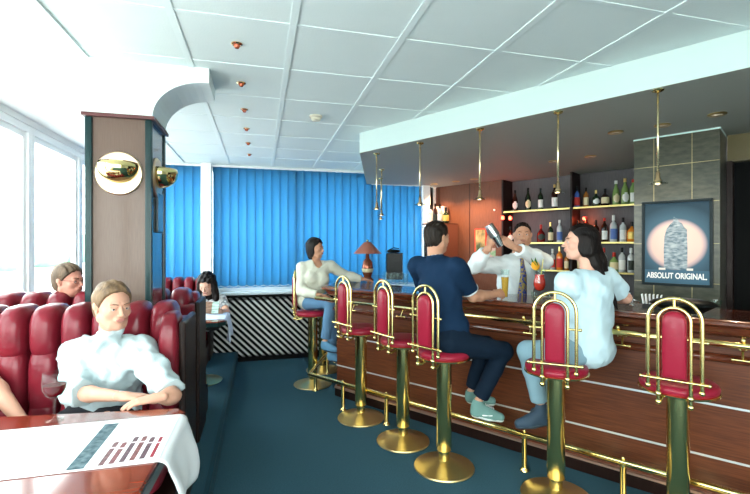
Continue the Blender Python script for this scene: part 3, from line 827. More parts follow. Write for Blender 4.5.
# napkins in a dark holder and a wide black bowl
q = P(652, 306, 2.95); q.z = 1.2005
t = thing('napkin_holder', q, BAR.rz, 'black holder with upright white folded napkins, right of the seated woman', 'napkin holder')
bm = bmesh.new(); box(bm, -.055, .055, -.03, .03, 0, .035, bev=.004); obj('holder', bm, BLACK, t)
for i in range(6):
    bm = bmesh.new(); a = (-.35 + i * .14)
    box(bm, -.003, .003, -.025, .025, .005, .10, M=Matrix.Translation((-.042 + i * .016, 0, 0)) @ Matrix.Rotation(a * .5, 4, 'Y')); obj('napkin', bm, PAPER, t)
q = P(683, 311, 2.80); q.z = 1.2005
t = thing('black_tray', q, BAR.rz, 'wide shallow black oval tray standing on the bar under the advertisement', 'tray')
bm = bmesh.new(); vs = lathe(bm, [(0, 0), (.10, 0), (.17, .045), (.19, .052), (.185, .060), (.16, .075), (.10, .088), (0, .092)], 32)
for v in vs: v.co.y *= .62
obj('bowl', bm, BLACK, t, auto=50)

# ------------------------------------------------------------------ framed advertisement
pc0 = SOF(2.855, 1.345, 1.655)
t = thing('framed_poster', pc0, SOF.rz, 'black framed advertisement with a glowing bottle on the tiled pier', 'poster')
W_, H_ = .505, .735
bm = bmesh.new()
for a in ((-W_/2, W_/2, H_/2 - .022, H_/2), (-W_/2, W_/2, -H_/2, -H_/2 + .022)): box(bm, a[0], a[1], 0, .028, a[2], a[3], bev=.004)
for a in ((-W_/2, -W_/2 + .022), (W_/2 - .022, W_/2)): box(bm, a[0], a[1], 0, .028, -H_/2 + .02, H_/2 - .02, bev=.004)
obj('frame', bm, mat('frame_black', (.004, .012, .015), .4), t)
pm = bpy.data.materials.new('poster_print'); pm.use_nodes = True; nt = pm.node_tree; b = nt.nodes['Principled BSDF']; b.inputs['Roughness'].default_value = .6; b.inputs['Specular IOR Level'].default_value = .2
tcn = nt.nodes.new('ShaderNodeTexCoord'); mp = nt.nodes.new('ShaderNodeMapping'); mp.inputs['Location'].default_value = (0, 0, .012); mp.inputs['Scale'].default_value = (1, 0, 1)
ln = nt.nodes.new('ShaderNodeVectorMath'); ln.operation = 'LENGTH'; rp = nt.nodes.new('ShaderNodeValToRGB')
nt.links.new(tcn.outputs['Object'], mp.inputs[0]); nt.links.new(mp.outputs[0], ln.inputs[0]); nt.links.new(ln.outputs['Value'], rp.inputs[0]); nt.links.new(rp.outputs[0], b.inputs['Base Color'])
cr = rp.color_ramp; cr.elements[0].position = 0; cr.elements[0].color = (.70, .54, .47, 1); cr.elements[1].position = 1; cr.elements[1].color = (.02, .05, .08, 1)
for p_, c_ in ((.175, (.66, .48, .43)), (.200, (.42, .32, .34)), (.222, (.050, .11, .16)), (.34, (.018, .045, .07))):
    e = cr.elements.new(p_); e.color = (*c_, 1)
bm = bmesh.new(); box(bm, -W_/2 + .021, W_/2 - .021, .012, .020, -H_/2 + .021, H_/2 - .021); obj('print', bm, pm, t)
bm = bmesh.new(); box(bm, -W_/2 + .022, W_/2 - .022, .0114, .0121, -H_/2 + .022, -.232); obj('caption_band', bm, mat('caption_band', (.05, .12, .18), .6), t)
# stone-textured bottle tower on the print
bm = bmesh.new(); random.seed(3)
L_ = [(-.085, -.225), (-.088, -.05), (-.082, .06), (-.066, .125), (-.040, .165), (-.018, .185), (-.016, .225)]
R_ = [(.014, .205), (.020, .185), (.045, .165), (.062, .130), (.078, .115), (.082, -.05), (.080, -.225)]
pts = L_ + R_
A = [bm.verts.new((x, .0112, z)) for x, z in pts]; bm.faces.new(A); solid(bm, .0006)
obj('bottle_tower', bm, mat('tower_print', (.055, .11, .15), .3, vary=((.38, .44, .48), 26, (1, 1, 2.2), .18)), t)
bm = bmesh.new()
for z in range(9): box(bm, -.08, .074, .0102, .0106, -.20 + z * .038, -.1975 + z * .038)
obj('tower_courses', bm, mat('course_print', (.20, .26, .30), .4), t)
bm = bmesh.new(); box(bm, -.125, -.075, .0105, .0112, -.232, -.214); box(bm, .076, .120, .0105, .0112, -.232, -.214); obj('tower_plinth', bm, mat('plinth_print', (.7, .66, .6), .4), t)
text_mesh('caption', 'ABSOLUT ORIGINAL.', .068, PAPER, t, (0, .0100, -.283), (R90, 0, 0), bold=.0017, width=.43)

# ------------------------------------------------------------------ pendants, downlights, spots
def pendant(loc, drop, label):
    t = thing('pendant_lamp', loc, 0, label, 'pendant lamp', 'brass pendant lamps over the bar')
    bm = bmesh.new(); lathe(bm, [(0, 0), (.035, 0), (.032, -.008), (.012, -.016), (0, -.016)], 18); obj('ceiling_rose', bm, BRASS, t, auto=50)
    bm = bmesh.new(); tube(bm, [(0, 0, -.01), (0, 0, -drop + .06)], .0065, 8); obj('rod', bm, mat('pale_rod', (.85, .72, .42), .25, .9), t, True)
    bm = bmesh.new(); lathe(bm, [(.007, -drop + .085), (.011, -drop + .08), (.013, -drop + .045), (.022, -drop + .025), (.020, -drop + .005), (0, -drop)], 16); obj('lamp_holder', bm, COPPER, t, auto=50)
    bm = bmesh.new(); lathe(bm, [(.013, -drop + .030), (.052, -drop + .014), (.054, -drop + .012), (.052, -drop + .010), (.013, -drop + .026)], 28); obj('glass_disc', bm, thin_glass('disc_glass', (.80, .84, .82), .3), t, auto=50)
    return t
wh = ['rightmost brass pendant lamp, hanging before the tiled pier', 'brass pendant lamp hanging above the seated dark-haired woman', 'brass pendant lamp hanging above the cocktail shaker', 'brass pendant lamp hanging above the navy-shirted man', 'brass pendant lamp at the front corner of the soffit', 'brass pendant lamp just behind the soffit corner', 'innermost brass pendant lamp beside the far blinds']
for (s, nn), lab in zip(((2.985, .05), (2.37, .06), (1.73, .066), (1.075, .10), (.46, .15)), wh[:5]):
    pendant(SOF(s, nn, ZS), .590, lab)
pendant(Vector((1.48, 5.24, ZS)), .59, wh[5]); pendant(Vector((1.67, 5.95, ZS)), .59, wh[6])
def downlight(loc, label, on=None):
    t = thing('recessed_downlight', loc, 0, label, 'downlight', 'brass downlights in the soffit')
    bm = bmesh.new(); lathe(bm, [(.038, -.001), (.058, 0), (.060, -.006), (.050, -.012), (.038, -.010)], 24); obj('trim_ring', bm, BRASS_B, t, auto=50)
    bm = bmesh.new(); lathe(bm, [(0, -.012), (.026, -.014), (.034, -.010), (.036, -.002), (0, -.002)], 20); obj('lens', bm, mat('downlight_lens', (.75, .62, .42), .2, coat=.3), t, auto=50)
dl = [((2.50, .95), 'brass downlight left of the tiled pier'), ((2.83, .98), 'brass downlight directly before the tiled pier'), ((3.18, .92), 'brass downlight right of the pier, nearest the camera'),
      ((2.01, 1.84), 'downlight above the right bay of bottles'), ((1.62, 1.84), 'downlight above the divider of the bottle shelves'),
      ((.27, 2.35), 'downlight above the red-brown wall, nearest the shelves'), ((-.04, 2.35), 'downlight above the middle of the red-brown wall'), ((-.44, 2.35), 'leftmost downlight above the display cabinet')]
for (s, nn), lab in dl: downlight(SOF(s, nn, ZS), lab)
WARM = (1.0, .55, .30)
for s in (.27, -.04, -.44): spot('downlight_lamp', SOF(s, 2.35, ZS - .02), SOF(s, 2.62, 1.6), 24, WARM, 95, .02, .8)
for s, nn in ((2.01, 1.84), (1.62, 1.84), (2.5, .95), (2.83, .98), (3.18, .92)): spot('downlight_lamp', SOF(s, nn, ZS - .02), SOF(s, nn, 1.0), 8, (1, .75, .5), 110, .02, .8)
places = ['nearest the camera', 'second from the camera', 'third from the camera', 'fourth from the camera', 'fifth from the camera', 'farthest from the camera']
for i in range(6):
    t = thing('ceiling_spot', (-.130, 2.62 + .62 * i, ZC), 0, 'small copper ceiling spotlight, ' + places[i] + ' in its row', 'spotlight', 'row of small ceiling spotlights')
    bm = bmesh.new(); lathe(bm, [(.02, -.0), (.032, 0), (.033, -.004), (.024, -.010), (.02, -.008)], 20); obj('ring', bm, COPPER, t, auto=50)
    bm = bmesh.new(); lathe(bm, [(0, -.028), (.012, -.026), (.019, -.012), (.020, -.001), (0, -.001)], 16); obj('bulb', bm, mat('spot_bulb', (.45, .10, .04), .2, .3, coat=.3), t, auto=50)
t = thing('smoke_detector', (.4866, 3.894, ZC), 0, 'round cream smoke detector on the tiled ceiling', 'smoke detector')
bm = bmesh.new(); lathe(bm, [(0, 0), (.058, 0), (.058, -.014), (.050, -.018), (0, -.018)], 28); obj('mounting_plate', bm, mat('cream_plastic', (.62, .60, .48), .4), t, auto=40)
bm = bmesh.new(); lathe(bm, [(.042, -.018), (.042, -.034), (.034, -.044), (.020, -.048), (0, -.048)], 28); obj('sensor_cap', bm, mat('cream_plastic', (.62, .60, .48), .4), t, auto=40)

# ------------------------------------------------------------------ display cabinet, red lamps, wall picture
cb = SOF(-.42, 2.28)
t = thing('display_cabinet', cb, SOF.rz, 'brown display cabinet with glass front left of the bartender', 'cabinet')
hw, dp, ht = .20, .40, 1.98
bm = bmesh.new()
box(bm, -hw, -hw + .02, 0, dp, 0, ht); box(bm, hw - .02, hw, 0, dp, 0, ht); box(bm, -hw + .02, hw - .02, dp - .02, dp, 0, ht); box(bm, -hw, hw, 0, dp, ht - .02, ht)
for z in (0, 1.02): box(bm, -hw + .02, hw - .02, 0, dp - .02, z, z + .02)
obj('case', bm, mat('cabinet_brown', (.17, .07, .045), .35), t)
bm = bmesh.new()
for z in (1.24, 1.46, 1.70): box(bm, -hw + .02, hw - .02, .03, dp - .02, z, z + .008)
obj('glass_shelf', bm, mat('pale_shelf', (.45, .55, .55), .2), t)
d_ = bmesh.new()
for a in ((-hw + .02, -hw + .045), (hw - .045, hw - .02)): box(d_, a[0], a[1], -.018, 0, 1.02, ht - .02)
for a in ((1.02, 1.05), (ht - .05, ht - .02)): box(d_, -hw + .045, hw - .045, -.018, 0, *a)
dd = obj('door', d_, STEEL, t)
bm = bmesh.new(); box(bm, -hw + .045, hw - .045, -.012, -.008, 1.05, ht - .05); obj('glass', bm, GLASS, dd)
random.seed(9)
cc = [(.8, .8, .75), (.5, .25, .1), (.75, .6, .3), (.4, .45, .4), (.85, .85, .85)]
for r_, z in enumerate((1.041, 1.249, 1.469, 1.709)):
    for i in range(4):
        bm = bmesh.new(); x = -.13 + i * .085; h = random.uniform(.05, .13); k = random.randrange(5)
        if i % 2: box(bm, -.027, .027, -.03, .03, 0, h, bev=.004)
        else: lathe(bm, [(0, 0), (.025, 0), (.030, h * .5), (.026, h), (0, h)], 14)
        q = SOF(-.42 + x, 2.28 + .12, z)
        o = obj('jar' if i % 2 == 0 else 'carton', bm, mat('pack_%d' % k, cc[k], .4)); o.location = q; o.rotation_euler.z = SOF.rz
        tag(o, 'small pale %s behind the cabinet glass, place %s of its shelf, %s shelf' % ('jar' if i % 2 == 0 else 'carton', ['one', 'two', 'three', 'four'][i], ['lowest', 'second', 'third', 'top'][r_]), 'jar' if i % 2 == 0 else 'carton', 'goods in the display cabinet')
def point_lamp(s, z, label):
    t = thing('red_wall_light', SOF(s, 2.60, z), SOF.rz, label, 'wall light', 'small red lights by the bottle shelves')
    bm = bmesh.new(); lathe(bm, [(0, -.04), (.018, -.036), (.024, -.015), (.018, .012), (0, .016)], 14); obj('bulb', bm, mat('red_bulb', (.9, .05, .03), .3, emit=((1, .06, .03), 5)), t, auto=50)
    bm = bmesh.new(); tube(bm, [(0, 0, .01), (0, .0, .04), (0, .09, .04)], .006, 8); obj('arm', bm, BLACK, t, True)
    point('red_light', SOF(s, 2.53, z - .01), .8, (1, .12, .05), .03)
point_lamp(.585, 2.045, 'left one of two glowing red lights beside the bartender')
point_lamp(.70, 2.035, 'right one of two glowing red lights beside the bartender')
bm = bmesh.new()
t = thing('red_wall_light', SOF(1.60, 2.86, 1.99), 0, 'glowing red-orange light beside the shelf divider', 'wall light', 'small red lights by the bottle shelves')
sphere(bm, (0, 0, 0), .02, 12); obj('bulb', bm, mat('red_bulb', (.9, .05, .03), .3, emit=((1, .06, .03), 5)), t, True)
bm = bmesh.new(); tube(bm, [(0, 0, 0), tuple(SOF.n * .115)], .006, 8); obj('arm', bm, BLACK, t)
point('red_light', SOF(1.63, 2.80, 1.97), 1.2, (1, .18, .05), .03)
t = thing('wall_poster', SOF(.17, 2.692, 1.69), SOF.rz, 'narrow red-edged picture of figures on the wall behind the shaker', 'picture')
bm = bmesh.new(); box(bm, -.10, .10, 0, .007, -.20, .20); obj('red_border', bm, mat('poster_red', (.62, .05, .03), .5), t)
bm = bmesh.new(); box(bm, -.082, .082, -.002, -.0002, -.185, .185); obj('image', bm, mat('poster_image', (.55, .42, .20), .5, vary=((.06, .10, .05), 9, (1, 1, .6), .12)), t)
t = thing('flyer', SOF(.34, 2.692, 1.50), SOF.rz, 'green and pink flyer on the wall under the shaker', 'flyer')
bm = bmesh.new(); box(bm, -.16, .08, 0, .006, -.14, .10); obj('sheet', bm, mat('flyer_print', (.10, .40, .20), .5, vary=((.55, .35, .42), 8, (1, 1, 1), .1)), t)
bm = bmesh.new(); M = Matrix.Rotation(R90, 4, 'X'); lathe(bm, [(0, 0), (.014, 0), (.012, .012), (0, .016)], 14, M=M)
o = obj('wall_button', bm, PAPER, None, True); o.location = SOF(.40, 2.70, 2.16); o.rotation_euler.z = SOF.rz; tag(o, 'tiny white round button on the wall above the shaker', 'button')

# ------------------------------------------------------------------ bottles
def gm(n, c): return mat('bottle_' + n, c, .08, coat=.6)
GG = gm('dark_green', (.010, .030, .014)); GB = gm('dark_brown', (.030, .010, .006)); GC = gm('clear', (.50, .56, .56)); GA = gm('amber', (.30, .11, .02)); GLg = gm('light_green', (.20, .32, .10)); GR = gm('deep_red', (.16, .01, .01)); GO = gm('orange', (.70, .22, .02)); GBL = gm('blue', (.05, .12, .40))
LW = mat('label_white', (.78, .80, .76), .6); LC = mat('label_cream', (.70, .62, .38), .6); LB = mat('label_blue', (.10, .18, .45), .6); LR = mat('label_red', (.55, .05, .04), .6); LGo = mat('label_gold', (.62, .45, .12), .4, .4); LK = mat('label_dark', (.04, .05, .04), .5)
SHAPES = {
 'wine':  [(0, 0), (.036, 0), (.038, .006), (.038, .19), (.034, .215), (.016, .245), (.0135, .25), (.0135, .305), (.0155, .306), (.0155, .315), (0, .316)],
 'champ': [(0, 0), (.040, 0), (.043, .008), (.043, .13), (.036, .19), (.020, .235), (.0145, .26), (.0145, .305), (.018, .306), (.018, .320), (0, .322)],
 'spirit':[(0, 0), (.036, 0), (.038, .005), (.038, .175), (.033, .200), (.016, .218), (.013, .225), (.013, .265), (.015, .266), (.015, .295), (0, .296)],
 'squat': [(0, 0), (.050, 0), (.054, .008), (.055, .10), (.048, .135), (.022, .165), (.014, .175), (.014, .215), (.018, .216), (.018, .240), (0, .241)],
 'tall':  [(0, 0), (.030, 0), (.032, .005), (.032, .22), (.026, .245), (.012, .27), (.011, .33), (.013, .331), (.013, .352), (0, .353)],
 'flask': [(0, 0), (.048, 0), (.052, .010), (.056, .07), (.050, .13), (.022, .165), (.013, .18), (.013, .22), (.016, .221), (.016, .245), (0, .246)],
}
_bc = {}
def bottle(kind, glass, labm, capm, loc, label, group, oval=False, sc=1.0):
    key = (kind, glass.name, labm.name, capm.name, oval)
    if key not in _bc:
        pr = SHAPES[kind]; t = thing('bottle')
        bm = bmesh.new(); lathe(bm, pr[:-3], 22); obj('glass_body', bm, glass, t, auto=40)
        bm = bmesh.new(); lathe(bm, [(pr[-3][0] - .002, pr[-3][1] - .03), (pr[-3][0] + .0006, pr[-3][1] - .03)] + pr[-3:], 16); obj('cap', bm, capm, t, auto=40)
        h = [p for p in pr if p[0] > .029]; z0, z1 = h[1][1] + .025, h[-1][1] - .015; r = max(p[0] for p in pr)
        bm = bmesh.new(); seg = 14; vs = []
        zz = [z0 + (min(z1, z0 + .115) - z0) * i / 4 for i in range(5)]
        def rad(z):
            for a, b in zip(pr, pr[1:]):
                if a[1] <= z <= b[1] and b[1] > a[1]: return a[0] + (b[0] - a[0]) * (z - a[1]) / (b[1] - a[1])
            return r
        for z in zz:
            w = 1.15 if not oval else 1.0 * math.sqrt(max(.05, 1 - ((z - (zz[0] + zz[-1]) / 2) / ((zz[-1] - zz[0]) / 2 * 1.05)) ** 2))
            vs.append([bm.verts.new(((rad(z) + .0012) * math.cos(-R90 + w * (2 * i / seg - 1)), (rad(z) + .0012) * math.sin(-R90 + w * (2 * i / seg - 1)), z)) for i in range(seg + 1)])
        for A, B in zip(vs, vs[1:]):
            for i in range(seg): bm.faces.new((A[i], A[i + 1], B[i + 1], B[i]))
        obj('label', bm, labm, t, True); _bc[key] = t; first = True
    else:
        t = copy_tree(_bc[key])
    t.location = loc; t.rotation_euler = (0, 0, -YAW - .25); t.scale = (sc, sc, sc)
    tag(t, label, 'bottle', group)
    return t
gn = {GG.name: 'dark green', GB.name: 'dark brown', GC.name: 'clear', GA.name: 'amber', GLg.name: 'light green', GR.name: 'deep red', GO.name: 'orange', GBL.name: 'blue'}
ln_ = {LW.name: 'white', LC.name: 'cream', LB.name: 'blue', LR.name: 'red', LGo.name: 'gold', LK.name: 'dark'}
order = ['first', 'second', 'third', 'fourth', 'fifth', 'sixth', 'seventh', 'eighth', 'ninth', 'tenth']
def row(bay, lev, z, items, nn=2.80):
    # items: (u pixel of the bottle axis, kind, glass, label, cap, scale)
    for i, (u, kind, g, l, c_, sc) in enumerate(items):
        x = u - 375; r = Vector((x * CY_ + FPX * SY_, -x * SY_ + FPX * CY_))
        nv = SOF.n.xy; k = (nn + SOF.o.xy.dot(nv)) / r.dot(nv); q = r * k
        bottle(kind, g, l, c_, (q.x, q.y, z), '%s bottle with %s label, %s from left on the %s shelf, %s bay' % (gn[g.name], ln_[l.name], order[i], lev, bay), 'bottles on the %s %s shelf' % (lev, bay), oval=(kind in ('flask', 'champ')), sc=sc)
BK = BLACK; GOLD = mat('gold_foil', (.70, .52, .18), .3, .9); RC = mat('red_cap', (.5, .03, .02), .4); WC = LW
row('left', 'top', 2.131, [(515, 'champ', GB, LW, BK, .95), (528, 'champ', GG, LC, BK, 1), (540.5, 'wine', GG, LW, BK, .95), (554.5, 'wine', GB, LW, GOLD, 1.05)])
row('right', 'top', 2.131, [(577, 'spirit', GBL, LR, BK, .92), (586, 'spirit', GA, LC, BK, .85), (596, 'flask', GG, LW, GOLD, .85), (605, 'squat', GB, LC, BK, .9), (616, 'champ', GLg, LC, WC, .95), (625, 'champ', GLg, LW, GOLD, 1.0), (633, 'wine', GLg, LW, RC, .95)])
row('left', 'middle', 1.681, [(510.5, 'flask', GB, LW, BK, .95), (541, 'flask', GR, LK, RC, 1.0), (550.5, 'spirit', GG, LC, GOLD, .92), (559.5, 'wine', GC, LB, WC, .95)])
row('right', 'middle', 1.681, [(578, 'spirit', GA, LC, BK, .95), (586.5, 'wine', GR, LW, RC, 1.05), (596, 'spirit', GB, LW, BK, .95), (604.5, 'wine', GB, LW, RC, .95), (613.5, 'spirit', GC, LB, WC, 1.12), (623, 'spirit', GC, LW, BK, 1.0), (632, 'squat', GO, LGo, BK, 1.0)])
row('left', 'bottom', 1.311, [(545, 'squat', GC, LW, BK, .9), (552.5, 'spirit', GC, LR, WC, .95), (559.5, 'spirit', GO, LR, GOLD, 1.05), (566.5, 'spirit', GA, LC, BK, .8)])
row('right', 'bottom', 1.311, [(580, 'spirit', GA, LC, BK, 1), (604, 'spirit', GC, LW, RC, 1), (614, 'squat', GLg, LC, RC, 1.0), (622, 'spirit', GC, LW, BK, 1.02), (631, 'spirit', GC, LK, WC, 1.0)])
top = [(-.56, 'spirit', GC, LW, BK), (-.47, 'wine', GB, LK, BK), (-.38, 'spirit', GC, LW, BK), (-.27, 'squat', GG, LGo, BK)]
for i, (s, kd, g, l, c_) in enumerate(top):
    q = SOF(s, 2.42, 1.981); bottle(kd, g, l, c_, q, '%s bottle with %s label on top of the display cabinet, %s from left' % (gn[g.name], ln_[l.name], order[i]), 'bottles on the display cabinet')
t = thing('carton', SOF(-.50, 2.56, 1.98), SOF.rz, 'pale pink box lying behind the bottles on the display cabinet', 'box')
bm = bmesh.new(); box(bm, -.10, .10, 0, .10, 0, .28, bev=.006); obj('box_body', bm, mat('pale_pink_card', (.80, .62, .55), .6), t)
bm = bmesh.new(); box(bm, -.102, .102, -.002, .10, .25, .283, bev=.006); obj('lid', bm, mat('pale_pink_card', (.80, .62, .55), .6), t)
# ================================================================== PEOPLE: smooth bodies from blended limbs
def V(*a): return np.array(a, float)
def nrm(v): v = np.array(v, float); return v / np.linalg.norm(v)
class Sdf:
    """signed distance grid; primitives are blended in, then meshed with surface nets"""
    def __init__(self, lo, hi, h):
        self.lo = np.array(lo, float); self.h = h
        self.n = np.maximum(4, np.ceil((np.array(hi, float) - self.lo) / h).astype(int) + 1)
        self.D = np.full(self.n, 1.0)
        self.ax = [self.lo[i] + h * np.arange(self.n[i]) for i in range(3)]
    def _sub(self, lo, hi):
        a = np.clip(np.floor((lo - self.lo) / self.h).astype(int), 0, self.n); b = np.clip(np.ceil((hi - self.lo) / self.h).astype(int) + 1, 0, self.n)
        if np.any(b <= a): return None
        sl = tuple(slice(a[i], b[i]) for i in range(3))
        g = np.meshgrid(*[self.ax[i][sl[i]] for i in range(3)], indexing='ij')
        return sl, np.stack(g, -1)
    def _mix(self, sl, d, k, mode):
        A = self.D[sl]
        if mode == 'add':
            h = np.clip(.5 + .5 * (A - d) / k, 0, 1); self.D[sl] = A * (1 - h) + d * h - k * h * (1 - h)
        else:
            h = np.clip(.5 - .5 * (A + d) / k, 0, 1); self.D[sl] = A * (1 - h) - d * h + k * h * (1 - h)
    def cap(self, a, b, r1, r2=None, k=.02, mode='add'):
        a = np.array(a, float); b = np.array(b, float); r2 = r1 if r2 is None else r2; R = max(r1, r2) + 1.5 * k + .03
        s = self._sub(np.minimum(a, b) - R, np.maximum(a, b) + R)
        if s is None: return
        sl, X = s; ba = b - a; L = max(ba @ ba, 1e-9); t = np.clip(((X - a) @ ba) / L, 0, 1)
        d = np.linalg.norm(X - a - t[..., None] * ba, axis=-1) - (r1 + (r2 - r1) * t); self._mix(sl, d, k, mode)
    def ell(self, c, rad, R=None, k=.02, mode='add'):
        c = np.array(c, float); rad = np.array(rad, float); R = np.eye(3) if R is None else R; m = rad.max() + 1.5 * k + .03
        s = self._sub(c - m, c + m)
        if s is None: return
        sl, X = s; q = (X - c) @ R; k0 = np.linalg.norm(q / rad, axis=-1); k1 = np.linalg.norm(q / rad ** 2, axis=-1) + 1e-9
        self._mix(sl, k0 * (k0 - 1) / k1, k, mode)
    def cut(self, p, n):
        n = nrm(n); g = np.meshgrid(*self.ax, indexing='ij'); d = (np.stack(g, -1) - np.array(p, float)) @ n; self.D = np.maximum(self.D, d)
    def cut_near(self, p, n, rad):
        """half-space cut acting only within rad of p"""
        n = nrm(n); p = np.array(p, float); s = self._sub(p - rad, p + rad)
        if s is None: return
        sl, X = s; q = X - p; d = q @ n; w = np.linalg.norm(q, axis=-1); A = self.D[sl]
        self.D[sl] = np.where(w < rad, np.maximum(A, d), A)
    def warp(self, f):
        g = np.meshgrid(*self.ax, indexing='ij'); m = np.abs(self.D) < .06
        X = np.stack(g, -1)[m]; self.D[m] += f(X)
    def mesh(self):
        D = self.D; n = self.n; D = D.copy()
        for a in range(3):
            sl = [slice(None)] * 3; sl[a] = 0; D[tuple(sl)] = np.maximum(D[tuple(sl)], .001); sl[a] = -1; D[tuple(sl)] = np.maximum(D[tuple(sl)], .001)
        D[D == 0] = 1e-7; S = D < 0
        acc = np.zeros((*(n - 1), 3)); cnt = np.zeros(n - 1); quads = []
        for a in range(3):
            s0 = [slice(None)] * 3; s1 = [slice(None)] * 3; s0[a] = slice(0, -1); s1[a] = slice(1, None)
            E_ = np.argwhere(S[tuple(s0)] != S[tuple(s1)])
            if not len(E_): continue
            d0 = D[tuple(E_.T)]; e1 = E_.copy(); e1[:, a] += 1; d1 = D[tuple(e1.T)]
            pos = E_.astype(float); pos[:, a] += d0 / (d0 - d1)
            b, c = (a + 1) % 3, (a + 2) % 3
            ok = (E_[:, b] > 0) & (E_[:, c] > 0) & (E_[:, b] < n[b] - 1) & (E_[:, c] < n[c] - 1)
            E_ = E_[ok]; pos = pos[ok]; d0 = d0[ok]; cells = []
            for ob, oc in ((0, 0), (-1, 0), (-1, -1), (0, -1)):
                cc_ = E_.copy(); cc_[:, b] += ob; cc_[:, c] += oc
                np.add.at(acc, tuple(cc_.T), pos); np.add.at(cnt, tuple(cc_.T), 1); cells.append(cc_)
            quads.append((cells, d0 < 0))
        act = np.argwhere(cnt > 0); idx = -np.ones(n - 1, int); idx[tuple(act.T)] = np.arange(len(act))
        verts = acc[tuple(act.T)] / cnt[tuple(act.T)][:, None] * self.h + self.lo
        F = []
        for cells, neg in quads:
            q = np.stack([idx[tuple(c_.T)] for c_ in cells], 1)
            q[~neg] = q[~neg][:, ::-1]; F.append(q)
        return verts, np.concatenate(F)
def np_mesh(name, parts):
    vs, fs, o = [], [], 0
    for v, f in parts: vs.append(v); fs.append(f + o); o += len(v)
    v = np.concatenate(vs); f = np.concatenate(fs)
    me = bpy.data.meshes.new(name); me.vertices.add(len(v)); me.vertices.foreach_set('co', v.astype(np.float32).ravel())
    me.loops.add(len(f) * 4); me.loops.foreach_set('vertex_index', f.astype(np.int32).ravel())
    me.polygons.add(len(f)); me.polygons.foreach_set('loop_start', np.arange(0, len(f) * 4, 4, dtype=np.int32))
    me.update(calc_edges=True); me.validate()
    return me
def frame_of(right, fwd, up): return np.stack([right, fwd, up], 1)    # columns

def head_frame(f, tilt_up=None):
    f = nrm(f); u = V(0, 0, 1) if tilt_up is None else nrm(tilt_up); r = nrm(np.cross(f, u)); u = np.cross(r, f)
    return frame_of(r, f, u)
def head_sdf(c, R, neck, h=.0036, sc=1.0, male=False, jaw=1.0):
    c = np.array(c, float); W = lambda x, y, z: c + R @ (V(x, y, z) * sc)
    ext = .17 * sc; lo = np.minimum(c - ext, np.array(neck) - .05); hi = np.maximum(c + ext, np.array(neck) + .05)
    s = Sdf(lo, hi, h)
    s.ell(W(0, -.015, .035), V(.073, .092, .083) * sc, R, .02)
    s.ell(W(0, .022, -.02), V(.059, .066, .082) * sc, R, .03)
    s.ell(W(0, .040, -.078), V(.036 * jaw, .036, .032) * sc, R, .03)
    s.ell(W(0, .062, -.093), V(.017 * jaw, .016, .015) * sc, R, .018)
    for sx in (-1, 1):
        s.ell(W(sx * .040, .052, -.020), V(.021, .022, .022) * sc, R, .02)     # cheekbone
        s.cap(W(sx * .012, .082, .028), W(sx * .042, .072, .027), .008 * sc, .006 * sc, .012)   # brow ridge
        s.ell(W(sx * .031, .093, .006), V(.017, .014, .010) * sc, R, .010, 'sub')        # eye socket
        s.ell(W(sx * .031, .073, .006), V(.014, .0125, .012) * sc, R, .004)
        s.cap(W(sx * .018, .0835, .0125), W(sx * .044, .0765, .0120), .0058 * sc, .0050 * sc, .003)   # upper lid
        s.cap(W(sx * .018, .0820, -.0045), W(sx * .044, .0755, -.0030), .0040 * sc, .0036 * sc, .003)   # lower lid
        s.ell(W(sx * .073, -.010, -.002), V(.007, .016, .030) * sc, R, .006)             # ear
        s.ell(W(sx * .081, -.014, .008), V(.006, .015, .020) * sc, R, .006)
        s.cap(W(sx * .055, .0, -.055), W(sx * .030, .045, -.090), .020 * sc, .016 * sc, .025)   # jaw line
    s.cap(W(0, .084, .014), W(0, .102, -.020), .0065 * sc, .0095 * sc, .010)          # nose
    s.ell(W(0, .108, -.024), V(.009, .008, .008) * sc, R, .006)
    for sx in (-1, 1): s.ell(W(sx * .010, .098, -.027), V(.007, .009, .006) * sc, R, .005)
    s.ell(W(0, .085, -.050), V(.026, .012, .014) * sc, R, .012)
    s.ell(W(0, .0935, -.0475), V(.021, .007, .0042) * sc, R, .004)
    s.ell(W(0, .0925, -.0565), V(.018, .007, .0050) * sc, R, .004)
    for sx in (-1, 1): s.cap(W(0, .0975, -.0530), W(sx * .024, .0880, -.0485), .0016, .0014, .002, 'sub')
    nr = (.056 if male else .046) * sc
    s.cap(W(0, -.028, -.05), neck, nr, nr * 1.10, .03)
    return s, W
